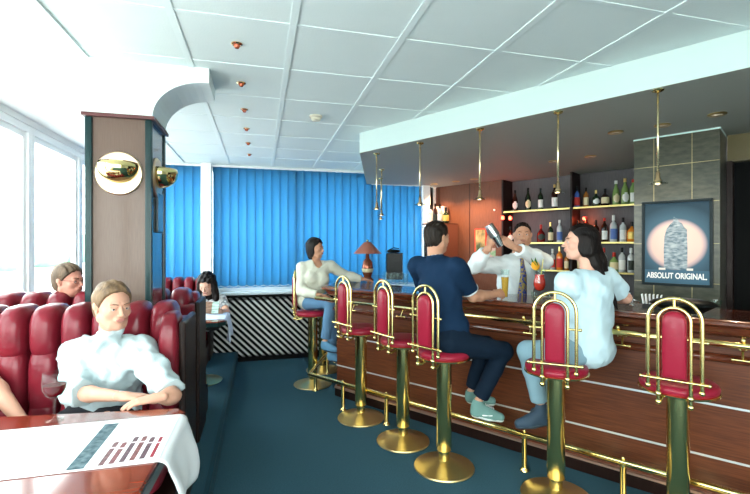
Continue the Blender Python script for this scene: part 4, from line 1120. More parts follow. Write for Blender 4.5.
def hand_sdf(w, d, dorsal, ts, curl=.35, spread=1.0, sc=1.0, h=.0034, grip=False):
    """w wrist, d finger direction, dorsal = back of hand normal, ts = thumb side (+1/-1 along d x dorsal)"""
    d = nrm(d); z = nrm(np.array(dorsal, float) - d * (np.array(dorsal, float) @ d)); x = np.cross(d, z)
    w = np.array(w, float); W = lambda a, b, c_: w + (x * a + d * b + z * c_) * sc
    s = Sdf(w - .13 * sc + d * .07, w + .13 * sc + d * .07, h)
    s.cap(W(0, -.03, 0), W(0, .01, 0), .024 * sc, .026 * sc, .02)
    s.ell(W(0, .045, 0), V(.038, .050, .0145) * sc, frame_of(x, d, z), .02)
    kx = (.030, .010, -.010, -.028); L = (.070, .078, .072, .056); ky = (.083, .088, .084, .075)
    for i in range(4):
        X0 = kx[i] * ts; p = V(X0, ky[i], 0); s.cap(W(X0 * .7, .03, 0), W(*p), .011 * sc, .0105 * sc, .010)
        a = curl * (.6 if not grip else 1.3); r = .0090; seg = (.45, .32, .23)
        for j in range(3):
            l = L[i] * seg[j]; sp = X0 * .12 * spread
            q = p + V(sp * seg[j], l * math.cos(a), -l * math.sin(a)); s.cap(W(*p), W(*q), r * sc, (r - .0008) * sc, .0022); p = q; a += curl * (.9 if not grip else 1.5); r -= .0008
    t0 = V(.024 * ts, .022, -.006); t1 = V(.048 * ts, .052, -.016 - .02 * grip); t2 = V(.050 * ts, .080, -.024 - .03 * grip); t3 = V((.044 - .02 * grip) * ts, .100, -.032 - .03 * grip)
    s.cap(W(*t0), W(*t1), .015 * sc, .0115 * sc, .012); s.cap(W(*t1), W(*t2), .0110 * sc, .0095 * sc, .003); s.cap(W(*t2), W(*t3), .0095 * sc, .008 * sc, .003)
    return s

def skin(name, c): return mat('skin_' + name, c, .45, sss=.08)
def folds(seed, amp, freq):
    rs = np.random.RandomState(seed); K = rs.normal(size=(7, 3)) * freq; ph = rs.uniform(0, 6.28, 7); A = rs.uniform(.4, 1, 7)
    def f(X):
        o = np.zeros(len(X))
        for k, p, a in zip(K, ph, A): o += a * np.sin(X @ k + p + 1.5 * np.sin(X @ k[[1, 2, 0]] * .5))
        return o * amp / 2.5
    return f

def person(name_label, J, skin_m, male=False, head_f=(0, -1, 0), head_up=None, hc=None, fat=1.0, shirt=None, trousers=None, shoes=None, hands=(), hair=None, tall=1.0, sleeve=1.0, hscale=1.0, coarse=.010, origin=None, extras=None, jaw=1.0, brows=(.06, .035, .02), legs=True):
    """J: joints. shirt = dict(mat, off, sleeveL, sleeveR (fraction of arm 0..2), neck='crew'|'turtle'|'collar', hem)"""
    J = {k: np.array(v, float) for k, v in J.items()}
    hc = np.array(hc, float); R = head_frame(head_f, head_up)
    sl, sr = J['shL'], J['shR']; mid = (sl + sr) / 2; pel = J['pelvis']
    right = nrm(sr - sl); up = nrm(mid - pel); fwd = nrm(np.cross(up, right)); right = np.cross(fwd, up); T = frame_of(right, fwd, up)
    H = (mid - pel) @ up; w = fat * (1.0 if male else .92)
    allp = np.array(list(J.values())); lo = allp.min(0) - .20; hi = allp.max(0) + .20
    org = origin if origin is not None else (pel[0], pel[1], 0)
    t = thing('person', org, 0, name_label, 'person')
    OFF = Vector(org)
    neck0 = mid + up * .045 + fwd * -.005
    def torso(s, o):
        s.ell(pel + up * .02, V(.165 * w + o, .120 * w + o, .125 + o), T, .05)
        s.ell(pel + up * (H * .38), V(.135 * w + o, .098 * w + o, .16 + o), T, .06)
        s.ell(pel + up * (H * .70), V(.152 * w + o, .108 * w + o, .17 + o), T, .06)
        s.cap(sl + right * .012, sr - right * .012, .052 * w + o, None, .05)
        s.cap(mid - right * .06 - up * .01, mid + right * .06 - up * .01, .058 * w + o, None, .05)
        if not male:
            for sx in (-1, 1): s.ell(pel + up * (H * .70) + fwd * .085 + right * .070 * sx, V(.060 + o, .048 + o, .058 + o), T, .04)
    def arm(s, side, o, f0=0.0, f1=2.0, loose=1.0):
        a, b, c_ = J['sh' + side], J['el' + side], J['wr' + side]; m = 1.0 if male else .86
        r0, r1, r2, r3 = .052 * m * w, .041 * m, .043 * m, .027 * m
        u1 = min(f1, 1.0); s.cap(a, a + (b - a) * u1, r0 * loose + o, (r0 + (r1 - r0) * u1) * loose + o, .03)
        if f1 > 1:
            u2 = f1 - 1; s.cap(b, b + (c_ - b) * min(.3, u2), (r1) * loose + o, r2 * loose + o, .02)
            if u2 > .3: s.cap(b + (c_ - b) * .3, b + (c_ - b) * u2, r2 * loose + o, (r2 + (r3 - r2) * (u2 - .3) / .7) * loose + o, .02)
    def leg(s, side, o, f1=2.0, loose=1.0):
        a, b, c_ = J['hip' + side], J['kn' + side], J['an' + side]; m = 1.0 if male else .94
        s.cap(a, b, .086 * m * w + o, .060 * m + o, .05)
        u = f1 - 1; s.cap(b, b + (c_ - b) * .35, .057 * m + o, .056 * m + o, .03); s.cap(b + (c_ - b) * .35, b + (c_ - b) * u, .056 * m + o, (.056 - .022 * (u - .35) / .65) * m * loose + o, .02)
    # ---- body
    s = Sdf(lo, hi, coarse); torso(s, -.012)
    for sd in 'LR':
        arm(s, sd, 0)
        if legs:
            leg(s, sd, -.010)
            hl_ = J.get('heel' + sd, J['an' + sd] + V(0, 0, -.055)); s.cap(J['an' + sd], hl_, .032, .024, .02); s.cap(hl_, J['toe' + sd], .024, .018, .02)
    s.cap(neck0 - up * .03, neck0 + (hc - neck0) * .3, .045 if not male else .054, None, .04)
    parts = [s.mesh()]
    hs, W = head_sdf(hc, R, neck0, sc=hscale, male=male, jaw=jaw); parts.append(hs.mesh())
    for (sd, d, dor, ts, kw) in hands: parts.append(hand_sdf(J['wr' + sd], d, dor, ts, sc=(1.0 if male else .92), **kw).mesh())
    def emit(nm, prt, m, smooth=True, par=t):
        me = np_mesh(nm, prt); me.transform(Matrix.Translation(-OFF)); o = link(nm, me, m, par, smooth); return o
    lips = mat('lips_male' if male else 'lips', (.36, .15, .11) if male else (.42, .17, .14), .5)
    body = emit('body', parts, [skin_m, lips])
    # lips by position
    me = body.data; n = len(me.polygons); cen = np.empty(n * 3, np.float32); me.polygons.foreach_get('center', cen); cen = cen.reshape(-1, 3) + np.array(OFF)
    q = (cen - hc) @ R / hscale; mi = ((np.abs(q[:, 0]) / .022) ** 2 + ((q[:, 2] + .052) / .0095) ** 2 < 1) & (q[:, 1] > .088); me.polygons.foreach_set('material_index', mi.astype(np.int32))
    # eyes and brows
    for sx in (-1, 1):
        bm = bmesh.new(); c0 = W(sx * .031, .0745, .0035); sphere(bm, (0, 0, 0), .0118 * hscale, 14)
        for f in bm.faces:
            f.material_index = 0
        Rm = Matrix([list(r) for r in R]).to_4x4()
        for v in bm.verts: v.co = Vector(c0) - OFF + (Rm @ v.co)
        iris = W(sx * .0305 + .0015, .0825, .0035)
        sphere(bm, Vector(iris) - OFF, .0056 * hscale, 10, mi=1)
        eye = obj('eye', bm, [mat('eye_white', (.46, .43, .41), .3), mat('iris', (.06, .045, .035), .15)], t, True)
        es = Sdf(W(sx * .032, .082, .026) - .04, W(sx * .032, .082, .026) + .04, .003)
        es.cap(W(sx * .014, .0895, .0245), W(sx * .034, .0855, .0295), .0030, .0028, .003); es.cap(W(sx * .034, .0855, .0295), W(sx * .048, .072, .0245), .0028, .0018, .003)
        emit('eyebrow', [es.mesh()], mat('brow_%d' % int(brows[0] * 1000), brows, .8))
    # ---- shirt
    if shirt:
        o = shirt.get('off', .012); s = Sdf(lo, hi, shirt.get('h', .0085)); torso(s, o)
        for sd in 'LR':
            f = shirt['sleeve' + sd]; arm(s, sd, o * .6, 0, f, shirt.get('loose', 1.15))
        if 'puff' in shirt:
            for sd in 'LR':
                f = shirt['sleeve' + sd]; a, b, c_ = J['sh' + sd], J['el' + sd], J['wr' + sd]
                p = a + (b - a) * f if f <= 1 else b + (c_ - b) * (f - 1); s.ell(p, V(1, 1, 1) * shirt['puff'], None, .03)
        nk = shirt.get('neck', 'crew')
        if nk == 'turtle': s.cap(neck0 - up * .02, neck0 + (W(0, -.02, -.085) - neck0) * .75, .058, .056, .02)
        elif nk == 'collar': s.cap(neck0 - up * .03, neck0 + up * .03, .064 if male else .055, .066 if male else .056, .015)
        s.warp(folds(shirt.get('seed', 1), shirt.get('fold', .004), shirt.get('freq', 22)))
        s.warp(folds(shirt.get('seed', 1) + 9, shirt.get('fold', .004) * .5, 50))
        for sd in 'LR':
            f = shirt['sleeve' + sd]; a, b, c_ = J['sh' + sd], J['el' + sd], J['wr' + sd]
            p, d_ = (a + (b - a) * f, b - a) if f <= 1 else (b + (c_ - b) * (f - 1), c_ - b); s.cut_near(p, d_, .085)
        if nk == 'crew':
            s.ell(neck0 + up * .065 + fwd * .025, V(.075, .080, .065), T, .008, 'sub')
        elif nk == 'vee':
            s.ell(neck0 + up * .06 + fwd * .06, V(.065, .085, .10), T, .008, 'sub')
        elif nk == 'turtle': s.cut_near(neck0 + (W(0, -.02, -.085) - neck0) * .8, W(0, -.02, -.085) - neck0, .09)
        else: s.cut_near(neck0 + up * .042 - fwd * .0, up * 1.0 - fwd * .25, .085)
        hem = shirt.get('hem', -.06); s.cut(pel + up * hem, -up)
        emit(shirt.get('name', 'shirt'), [s.mesh()], shirt['mat'])
        if 'trim' in shirt:      # coloured line around collar and cuffs
            for sd in 'LR':
                f = shirt['sleeve' + sd]; a, b = J['sh' + sd], J['el' + sd]
                if f < 1:
                    s2 = Sdf(a + (b - a) * f - .1, a + (b - a) * f + .1, .004); m = 1.0 if male else .86
                    rr = (.052 * w * m + (.041 - .052) * m * f) * shirt.get('loose', 1.15) + o * .6 + .0025
                    s2.cap(a + (b - a) * (f - .3), a + (b - a) * (f + .3), rr, None, .01); s2.cut(a + (b - a) * (f - .005), b - a); s2.cut(a + (b - a) * (f - .04), a - b)
                    emit('cuff_stripe', [s2.mesh()], shirt['trim'])
    # ---- trousers and shoes
    if trousers and legs:
        o = trousers.get('off', .008); s = Sdf(lo, hi, .0095)
        s.ell(pel + up * .01, V(.165 * w + o, .120 * w + o, .12 + o), T, .05)
        for sd in 'LR': leg(s, sd, o, trousers.get('len', 1.93), trousers.get('loose', 1.35))
        s.warp(folds(trousers.get('seed', 4), .0035, 26)); s.cut(pel + up * .10, up)
        for sd in 'LR':
            a, b = J['kn' + sd], J['an' + sd]; s.cut_near(a + (b - a) * (trousers.get('len', 1.93) - 1), b - a, .11)
        emit('trousers', [s.mesh()], trousers['mat'])
    if shoes and legs:
        for sd in 'LR':
            a, b = J['an' + sd], J['toe' + sd]; dd = nrm(b - a); side = nrm(np.cross(dd, V(0, 0, 1))); dn = nrm(np.cross(dd, side)); dn = dn if dn[2] < 0 else -dn
            # heel point below the ankle
            heel = J.get('heel' + sd, a + V(0, 0, -.055)); dd = nrm(b - heel); dn = -np.cross(nrm(np.cross(dd, V(0, 0, 1))), dd)
            s = Sdf(np.minimum(a, np.minimum(b, heel)) - .11, np.maximum(a, np.maximum(b, heel)) + .11, .0048)
            s.cap(heel, heel + (b - heel) * .5, .038, .040, .02); s.cap(heel + (b - heel) * .5, b, .042, .032, .02); s.cap(a, heel, .036, .036, .03)
            s.cap(a * .62 + heel * .38, heel + (b - heel) * .72, .040, .032, .03)
            dn_ = nrm(dn); s.cut(heel + dn_ * .024, dn_); s.cut(a + (a - heel) * .22, a - heel)
            so = emit('shoe', [s.mesh()], shoes[0])
            s = Sdf(np.minimum(b, heel) - .11, np.maximum(b, heel) + .11, .0048)
            s.cap(heel, heel + (b - heel) * .5, .043, .045, .02); s.cap(heel + (b - heel) * .5, b, .047, .037, .02)
            s.cut(heel + dn_ * .038, dn_); s.cut(heel + dn_ * .016, -dn_)
            emit('sole', [s.mesh()], shoes[1], par=so)
            if len(shoes) > 2:      # laces and side stripe
                s = Sdf(np.minimum(b, heel) - .11, np.maximum(b, heel) + .13, .004); sdv = nrm(np.cross(dd, V(0, 0, 1)))
                for q_ in (.35, .43, .51, .59, .67):
                    c0 = a * .25 + heel * .75 + (b - heel) * q_ - dn_ * (.052 - .045 * (q_ - .3)); s.cap(c0 - sdv * .022, c0 + sdv * .022 - dn_ * .002, .004, None, .001)
                for e in (-1, 1): s.cap(heel + (b - heel) * .25 + sdv * e * .044, heel + (b - heel) * .62 + sdv * e * .044 - dn_ * .012, .005, None, .002)
                emit('laces', [s.mesh()], shoes[2], par=so)
    # ---- hair
    if hair:
        hm = hair['mat']; ext = .19 * hscale; pts = [hc - ext, hc + ext]
        for c_ in hair.get('locks', []): pts += [np.array(c_[0]) - .1, np.array(c_[1]) + .1, np.array(c_[0]) + .1, np.array(c_[1]) - .1]
        pts = np.array(pts); s = Sdf(pts.min(0), pts.max(0), .0042); th_ = hair.get('thick', .010)
        s.ell(W(0, -.017, .038), (V(.073, .092, .084) + th_) * hscale, R, .01)
        hl = hair.get('line', (.058, .070)); n_ = R @ nrm(V(0, .85, hair.get('hn', -.62))); s.cut(W(0, hl[0], hl[1]), n_)
        if hair.get('back', True):
            s.ell(W(0, -.045, -.015), (V(.064, .058, .070) + th_ * .6) * hscale, R, .02)
        if hair.get('sides', False):
            for sx in (-1, 1): s.ell(W(sx * .062, -.018, -.020), V(.022, .045, .075) * hscale, R, .02)
        else: 
            for sx in (-1, 1): s.ell(W(sx * .092, .008, -.016), V(.026, .030, .032) * hscale, R, .006, 'sub')
        s.ell(W(0, .085, -.045), V(.062, .065, .085) * hscale, R, .006, 'sub')
        if hair.get('bun'): s.ell(W(*hair['bun'][:3]), V(1, 1, 1) * hair['bun'][3], R, .012)
        for c_ in hair.get('locks', []): s.cap(*c_[:4], k=.025)
        fq = hair.get('fq', 260); am = hair.get('amp', .0022)
        s.warp(lambda X: am * np.sin(((X - hc) @ R)[:, 0] * fq + 2 * np.sin(X[:, 2] * 30)) + am * .8 * np.sin(X[:, 0] * 90 + X[:, 1] * 110 + X[:, 2] * 25))
        if not hair.get('locks'):
            s.cut(W(0, 0, hair.get('nape', -.075)), -R[:, 2])
        emit('hair', [s.mesh()], hm)
    t['_off'] = 0; del t['_off']
    if extras: extras(t, W, R, OFF, emit, dict(T=T, pel=pel, mid=mid, up=up, fwd=fwd, right=right, neck=neck0, H=H))
    return t
def A3(v): return np.array(v, float)
def hairmat(n, c, c2=None): return mat('hair_' + n, c, .55, spec=.25, bump=(120, .5, (1, 1, .15)), vary=(c2 or tuple(x * .5 for x in c), 40, (1, 1, .2), .2))
R_IMG = A3(CD(1, 0)); F_IMG = A3(CD(0, 1)); UP = V(0, 0, 1)
def cd(r, f, z=0.0): return nrm(R_IMG * r + F_IMG * f + UP * z)
SK1 = skin('fair', (.56, .30, .21)); SK2 = skin('tan', (.50, .26, .165)); SK3 = skin('light', (.60, .34, .25))

# ---- woman in white turtleneck, foreground sofa
J = dict(pelvis=A3(P(108, 0, 2.42))); J['pelvis'][2] = .74
J['shR'] = A3(P(75, 354, 2.30)); J['shL'] = A3(P(141, 351, 2.34))
J['elR'] = A3(P(76, 393, 2.13)); J['wrR'] = A3(P(124, 396.5, 2.03)); J['elL'] = A3(P(173, 396, 2.09)); J['wrL'] = A3(P(157, 398, 2.00))
pz = J['pelvis']; fw = nrm(cd(.05, -1))
for sd, sg in (('R', -1), ('L', 1)):
    J['hip' + sd] = pz + R_IMG * .09 * sg + V(0, 0, -.03); J['kn' + sd] = J['hip' + sd] + fw * .42 + V(0, 0, .0); J['an' + sd] = J['kn' + sd] + V(0, 0, -.42) ; J['an' + sd][2] = .25; J['toe' + sd] = J['an' + sd] + fw * .16; J['toe' + sd][2] = .19
def ex1(t, W, R, OFF, emit, B):
    s = Sdf(A3(J['wrR']) - .08, A3(J['wrR']) + .08, .003); d_ = nrm(J['wrR'] - J['elR']); c0 = J['wrR'] - d_ * .02
    s.cap(c0 - d_ * .05, c0 + d_ * .05, .0262, None, .004); s.cut(c0 + d_ * .005, d_); s.cut(c0 - d_ * .005, -d_); o = emit('bracelet', [s.mesh()], STEEL)
person('smiling fair-haired woman in a white turtleneck sitting on the maroon sofa', J, SK1, False, cd(.82, -.60, -.10), None, A3(P(113, 306.5, 2.20)), fat=1.12,
       shirt=dict(mat=mat('white_knit', (.47, .56, .58), .85, bump=(150, .25)), off=.024, loose=1.40, sleeveL=.92, sleeveR=1.18, neck='turtle', fold=.009, freq=44, puff=.050, seed=3, hem=-.10, name='sweater'),
       trousers=dict(mat=mat('dark_trousers', (.03, .03, .035), .8)), shoes=(BLACK, BLACK),
       hands=(('R', cd(1, .05, -.06), UP, -1, dict(curl=.25)), ('L', cd(-.85, -.35, -.06), UP, 1, dict(curl=.30))),
       hair=dict(mat=hairmat('ash_blond', (.24, .15, .08), (.08, .05, .03)), thick=.012, line=(.052, .070), hn=-.50, bun=(-.02, -.110, -.055, .040), nape=-.085, fq=150, amp=.0016), brows=(.16, .10, .065), extras=ex1, jaw=.88)

# ---- person mostly outside the left edge, bare arm at the table
J = dict(pelvis=A3(P(-32, 0, 2.42))); J['pelvis'][2] = .74; J['shR'] = A3(P(-84, 345, 2.25)); J['shL'] = A3(P(-38, 345, 2.28))
J['elL'] = A3(P(-6, 388, 2.30)); J['wrL'] = A3(P(24, 424, 2.12)); J['elR'] = A3(P(-70, 400, 2.08)); J['wrR'] = A3(P(-42, 408, 2.0))
J['elL'] = A3(P(-14, 376, 2.20)); pz = J['pelvis']
for sd, sg in (('R', -1), ('L', 1)):
    J['hip' + sd] = pz + R_IMG * .09 * sg + V(0, 0, -.03); J['kn' + sd] = J['hip' + sd] + fw * .42; J['an' + sd] = J['kn' + sd] + V(0, 0, -.42); J['an' + sd][2] = .25; J['toe' + sd] = J['an' + sd] + fw * .16; J['toe' + sd][2] = .19
person('person at the left edge of the picture, only a bare forearm in view', J, SK1, True, cd(.5, -.8), None, A3(P(-72, 300, 2.22)),
       shirt=dict(mat=mat('plain_tee', (.30, .34, .36), .85), off=.014, sleeveL=.62, sleeveR=.62, neck='crew', name='tee'),
       trousers=dict(mat=mat('dark_trousers', (.03, .03, .035), .8)), shoes=(BLACK, BLACK),
       hands=(('L', cd(.55, -.2, -.75), cd(.6, -.4, .6), -1, dict(curl=.4)), ('R', cd(1, -.1, -.05), UP, -1, dict(curl=.3))),
       hair=dict(mat=hairmat('brown', (.06, .035, .02))))

# ---- man with glasses in the second booth
J = dict(pelvis=A3(P(62, 0, 3.60))); J['pelvis'][2] = .72; J['shR'] = A3(P(90, 318, 3.36)); J['shL'] = A3(P(48, 318, 3.62))
J['elR'] = A3(P(100, 350, 3.5)); J['wrR'] = A3(P(104, 350, 3.75)); J['elL'] = A3(P(50, 350, 3.85)); J['wrL'] = A3(P(66, 350, 4.0)); pz = J['pelvis']; f2 = cd(.55, .83)
for sd, sg in (('R', 1), ('L', -1)):
    J['hip' + sd] = pz + cd(.83, -.55) * .09 * sg; J['kn' + sd] = J['hip' + sd] + f2 * .42; J['an' + sd] = J['kn' + sd].copy(); J['an' + sd][2] = .25; J['toe' + sd] = J['an' + sd] + f2 * .16; J['toe' + sd][2] = .19
def ex_gl(t, W, R, OFF, emit, B):
    bm = bmesh.new()
    for sx in (-1, 1):
        pts = [Vector(W(sx * .032 + .021 * math.cos(a), .096 - .004 * abs(math.cos(a)), .004 + .016 * math.sin(a))) - OFF for a in [2 * math.pi * k / 16 for k in range(16)]]
        tube(bm, pts, .0016, 6, closed=True)
        tube(bm, [Vector(W(sx * .052, .092, .008)) - OFF, Vector(W(sx * .075, .05, .010)) - OFF, Vector(W(sx * .080, -.01, .012)) - OFF], .0016, 6)
    tube(bm, [Vector(W(-.011, .099, .008)) - OFF, Vector(W(.011, .099, .008)) - OFF], .0016, 6)
    obj('spectacles', bm, mat('spectacle_frame', (.10, .04, .03), .3), t)
person('man with brown hair and spectacles sitting behind the foreground sofa', J, skin('ruddy', (.55, .26, .19)), True, cd(.95, -.12, -.05), None, A3(P(69, 281, 3.16)),
       shirt=dict(mat=mat('grey_tee', (.35, .38, .40), .85), off=.014, sleeveL=.9, sleeveR=.9, neck='crew'), trousers=dict(mat=mat('dark_trousers', (.03, .03, .035), .8)),
       hair=dict(mat=hairmat('mid_brown', (.14, .09, .055), (.06, .04, .025)), thick=.014), extras=ex_gl, coarse=.014)

# ---- woman reading in the far booth
J = dict(pelvis=A3(P(208, 0, 5.20))); J['pelvis'][2] = .72; J['shR'] = A3(P(194, 300, 5.02)); J['shL'] = A3(P(222, 300, 5.04))
J['elR'] = A3(P(190, 312, 4.85)); J['wrR'] = A3(P(203, 311, 4.66)); J['elL'] = A3(P(227, 313, 4.88)); J['wrL'] = A3(P(219, 311, 4.66)); pz = J['pelvis']
for sd, sg in (('R', -1), ('L', 1)):
    J['hip' + sd] = pz + R_IMG * .09 * sg; J['kn' + sd] = J['hip' + sd] + cd(-.3, -.95) * .38; J['an' + sd] = J['kn' + sd].copy(); J['an' + sd][2] = .25; J['toe' + sd] = J['an' + sd] + cd(-.3, -.95) * .15; J['toe' + sd][2] = .19
hcR = A3(P(207, 284.5, 4.90)); HB = hairmat('near_black', (.003, .0022, .002), (.010, .006, .005))
person('dark-haired woman in a white patterned tee reading at the far booth table', J, SK3, False, cd(-.05, -.85, -.5), None, hcR,
       shirt=dict(mat=mat('printed_tee', (.78, .80, .80), .85, vary=((.28, .30, .32), 26, (1, 1, 1), .04)), off=.014, sleeveL=.60, sleeveR=.60, neck='crew', name='tee'), trousers=dict(mat=mat('dark_trousers', (.03, .03, .035), .8)), shoes=(BLACK, BLACK),
       hands=(('R', cd(.5, -.3, .5), cd(-.6, -.6, .3), 1, dict(curl=.4, h=.005)), ('L', cd(-.5, -.3, .5), cd(.6, -.6, .3), -1, dict(curl=.4, h=.005))),
       hair=dict(mat=HB, thick=.024, sides=True, line=(.058, .060), locks=[(hcR + R_IMG * s * .075 + V(0, 0, -.01), hcR + R_IMG * s * .105 + V(0, 0, -.16), .040, .035) for s in (-1, 1)] + [(hcR + F_IMG * .06, hcR + F_IMG * .09 + V(0, 0, -.16), .07, .05)], fq=120, amp=.004), coarse=.012)
bk = P(212, 308, 4.60); t = thing('magazine', bk, -YAW, 'open magazine held up by the reading woman', 'magazine')
for sx, c_ in ((-1, (.34, .20, .14)), (1, (.30, .42, .36))):
    bm = bmesh.new(); box(bm, 0 if sx > 0 else -.085, .085 if sx > 0 else 0, -.003, .003, -.06, .065, M=Matrix.Rotation(-.35, 4, 'X') @ Matrix.Rotation(-sx * .3, 4, 'Z'))
    o = obj('cover_page', bm, mat('magazine_%d' % (sx > 0), tuple(x * .5 for x in c_), .6, vary=(tuple(min(1, x * 1.3) for x in c_), 30, (.3, 1, 3), .12)), t); o['label'] = 'green printed page' if sx > 0 else 'brown printed page'

# ---- woman in cream sweater on the far stool
J = dict(pelvis=A3(P(311, 0, 5.12))); J['pelvis'][2] = .975
J['shR'] = A3(P(302, 267.5, 5.02)); J['shL'] = A3(P(331, 266.5, 5.14)); J['elL'] = A3(P(347, 276, 5.22)); J['wrL'] = A3(P(362, 279, 5.22)); J['elR'] = A3(P(301, 291, 4.94)); J['wrR'] = A3(P(319, 295, 4.86))
pz = J['pelvis']; J['hipR'] = pz + cd(.0, -1) * .08; J['hipL'] = pz + cd(0, 1) * .07
J['knR'] = A3(P(331, 302, 4.88)); J['knL'] = A3(P(334, 304, 5.02)); J['anR'] = A3(P(325, 342, 4.86)); J['anL'] = A3(P(331, 353, 4.98)); J['toeR'] = J['anR'] + cd(.85, -.3, -.55) * .15; J['toeL'] = J['anL'] + cd(.85, -.3, -.40) * .15
hc5 = A3(P(315.5, 249, 5.03)); BLUEJ = mat('blue_jeans', (.10, .20, .32), .8, bump=(300, .2)); 
def ex5(t, W, R, OFF, emit, B):
    s = Sdf(B['neck'] - .12, B['neck'] + .14, .003)
    pts = [B['neck'] + B['up'] * .01 + B['right'] * .055 * math.sin(a) + B['fwd'] * (.030 + .075 * math.cos(a)) - B['up'] * .045 * (math.cos(a)) for a in np.linspace(-1.6, 1.6, 9)]
    for a, b in zip(pts, pts[1:]): s.cap(a, b, .003, None, .002)
    emit('necklace', [s.mesh()], COPPER)
person('woman with short dark hair in a cream sweater at the far end of the bar', J, SK2, False, cd(.88, -.38, -.02), None, hc5,
       shirt=dict(mat=mat('cream_knit', (.60, .60, .50), .9, bump=(150, .3)), off=.020, loose=1.25, sleeveL=1.95, sleeveR=1.9, neck='vee', fold=.003, seed=8, hem=-.10, name='sweater'),
       trousers=dict(mat=BLUEJ, len=1.92), shoes=(mat('blue_suede', (.10, .24, .38), .5), mat('dark_sole', (.03, .05, .08), .6)),
       hands=(('L', cd(.9, 0, -.1), UP, -1, dict(curl=.3, h=.0045)), ('R', cd(.9, -.1, -.1), UP, 1, dict(curl=.3, h=.0045))),
       hair=dict(mat=HB, thick=.016, sides=True, line=(.056, .060), locks=[(hc5 + cd(-.6, .3) * .05 + V(0, 0, -.02), hc5 + cd(-.7, .2) * .055 + V(0, 0, -.085), .055, .040)], fq=140, amp=.002), extras=ex5, coarse=.011)

# ---- man in navy polo shirt on the third stool
J = dict(pelvis=V(1.345, 2.985, .985)); J['shR'] = A3(P(457, 268, 3.16)); J['shL'] = A3(P(418, 266, 3.40)); J['elR'] = A3(P(473, 296.5, 3.30)); J['wrR'] = A3(P(496, 294, 3.46)); J['elL'] = A3(P(426, 292, 3.62)); J['wrL'] = A3(P(452, 293, 3.70))
J['hipR'] = A3(P(450, 343, 3.12)); J['hipL'] = A3(P(438, 340, 3.28)); J['knR'] = A3(P(503, 351, 3.22)); J['knL'] = A3(P(486, 345, 3.42)); J['anR'] = A3(P(478, 402, 3.26)); J['anL'] = A3(P(471, 392, 3.46))
J['heelR'] = A3(P(476, 412, 3.26)); J['toeR'] = A3(P(500, 417, 3.24)); J['heelL'] = J['anL'] + V(0, 0, -.05); J['toeL'] = J['anL'] + cd(.8, -.2, -.3) * .17
hc6 = A3(P(437.5, 238, 3.32)); NAVY = mat('navy_polo', (.007, .022, .052), .85, bump=(250, .2))
def ex6(t, W, R, OFF, emit, B):
    for dz, m, r in ((.030, NAVY, .067), (.043, mat('pale_stripe', (.55, .60, .62), .8), .0665)):
        s = Sdf(B['neck'] - .12, B['neck'] + .14, .004); c0 = B['neck'] + B['up'] * dz; h_ = .016 if dz < .04 else .0035
        s.cap(c0 - B['up'] * .06, c0 + B['up'] * .06, r, None, .004); s.cap(c0 - B['up'] * .08, c0 + B['up'] * .08, r - .008, None, .002, 'sub')
        s.cut(c0 + B['up'] * h_, B['up']); s.cut(c0 - B['up'] * h_, -B['up']); emit('collar' if dz < .04 else 'collar_stripe', [s.mesh()], m)
person('man in a navy polo shirt and dark jeans leaning on the bar with a beer', J, SK2, True, cd(.80, .58, -.08), None, hc6, fat=1.04,
       shirt=dict(mat=NAVY, off=.016, loose=1.30, sleeveL=.80, sleeveR=.78, neck='collar', fold=.005, seed=5, hem=-.07, trim=mat('pale_stripe', (.55, .60, .62), .8)),
       trousers=dict(mat=mat('dark_denim', (.005, .012, .024), .8, bump=(300, .2)), len=1.90), shoes=(mat('grey_green_suede', (.13, .24, .22), .7), mat('sole_white', (.62, .68, .64), .6), mat('lace_white', (.7, .74, .72), .6)),
       hands=(('R', cd(.75, .55, .05), cd(.25, -.75, .60), -1, dict(curl=.55, grip=True)), ('L', cd(.95, .2, -.1), UP, 1, dict(curl=.35))),
       hair=dict(mat=hairmat('dark_brown', (.008, .005, .003), (.022, .014, .009)), thick=.012), extras=ex6)

# ---- bartender
J = dict(pelvis=A3(P(514, 0, 4.05))); J['pelvis'][2] = 1.02; J['shR'] = A3(P(497, 265, 4.02)); J['shL'] = A3(P(537, 261, 4.06)); J['elR'] = A3(P(475, 266, 3.84)); J['wrR'] = A3(P(489.5, 246, 3.70)); J['elL'] = A3(P(545, 261, 3.82)); J['wrL'] = A3(P(513, 246.5, 3.66))
pz = J['pelvis']
for sd, sg in (('R', -1), ('L', 1)):
    J['hip' + sd] = pz + R_IMG * .09 * sg + V(0, 0, -.05); J['kn' + sd] = J['hip' + sd] + V(0, 0, -.44); J['an' + sd] = J['kn' + sd].copy(); J['an' + sd][2] = .09; J['toe' + sd] = J['an' + sd] + cd(-.2, -.95) * .17; J['toe' + sd][2] = .04; J['heel' + sd] = J['an' + sd].copy(); J['heel' + sd][2] = .04
hc7 = A3(P(522.5, 235.5, 3.98)); TIE = mat('patterned_tie', (.02, .05, .30), .5, vary=((.40, .30, .06), 60, (1, 1, 1), .03))
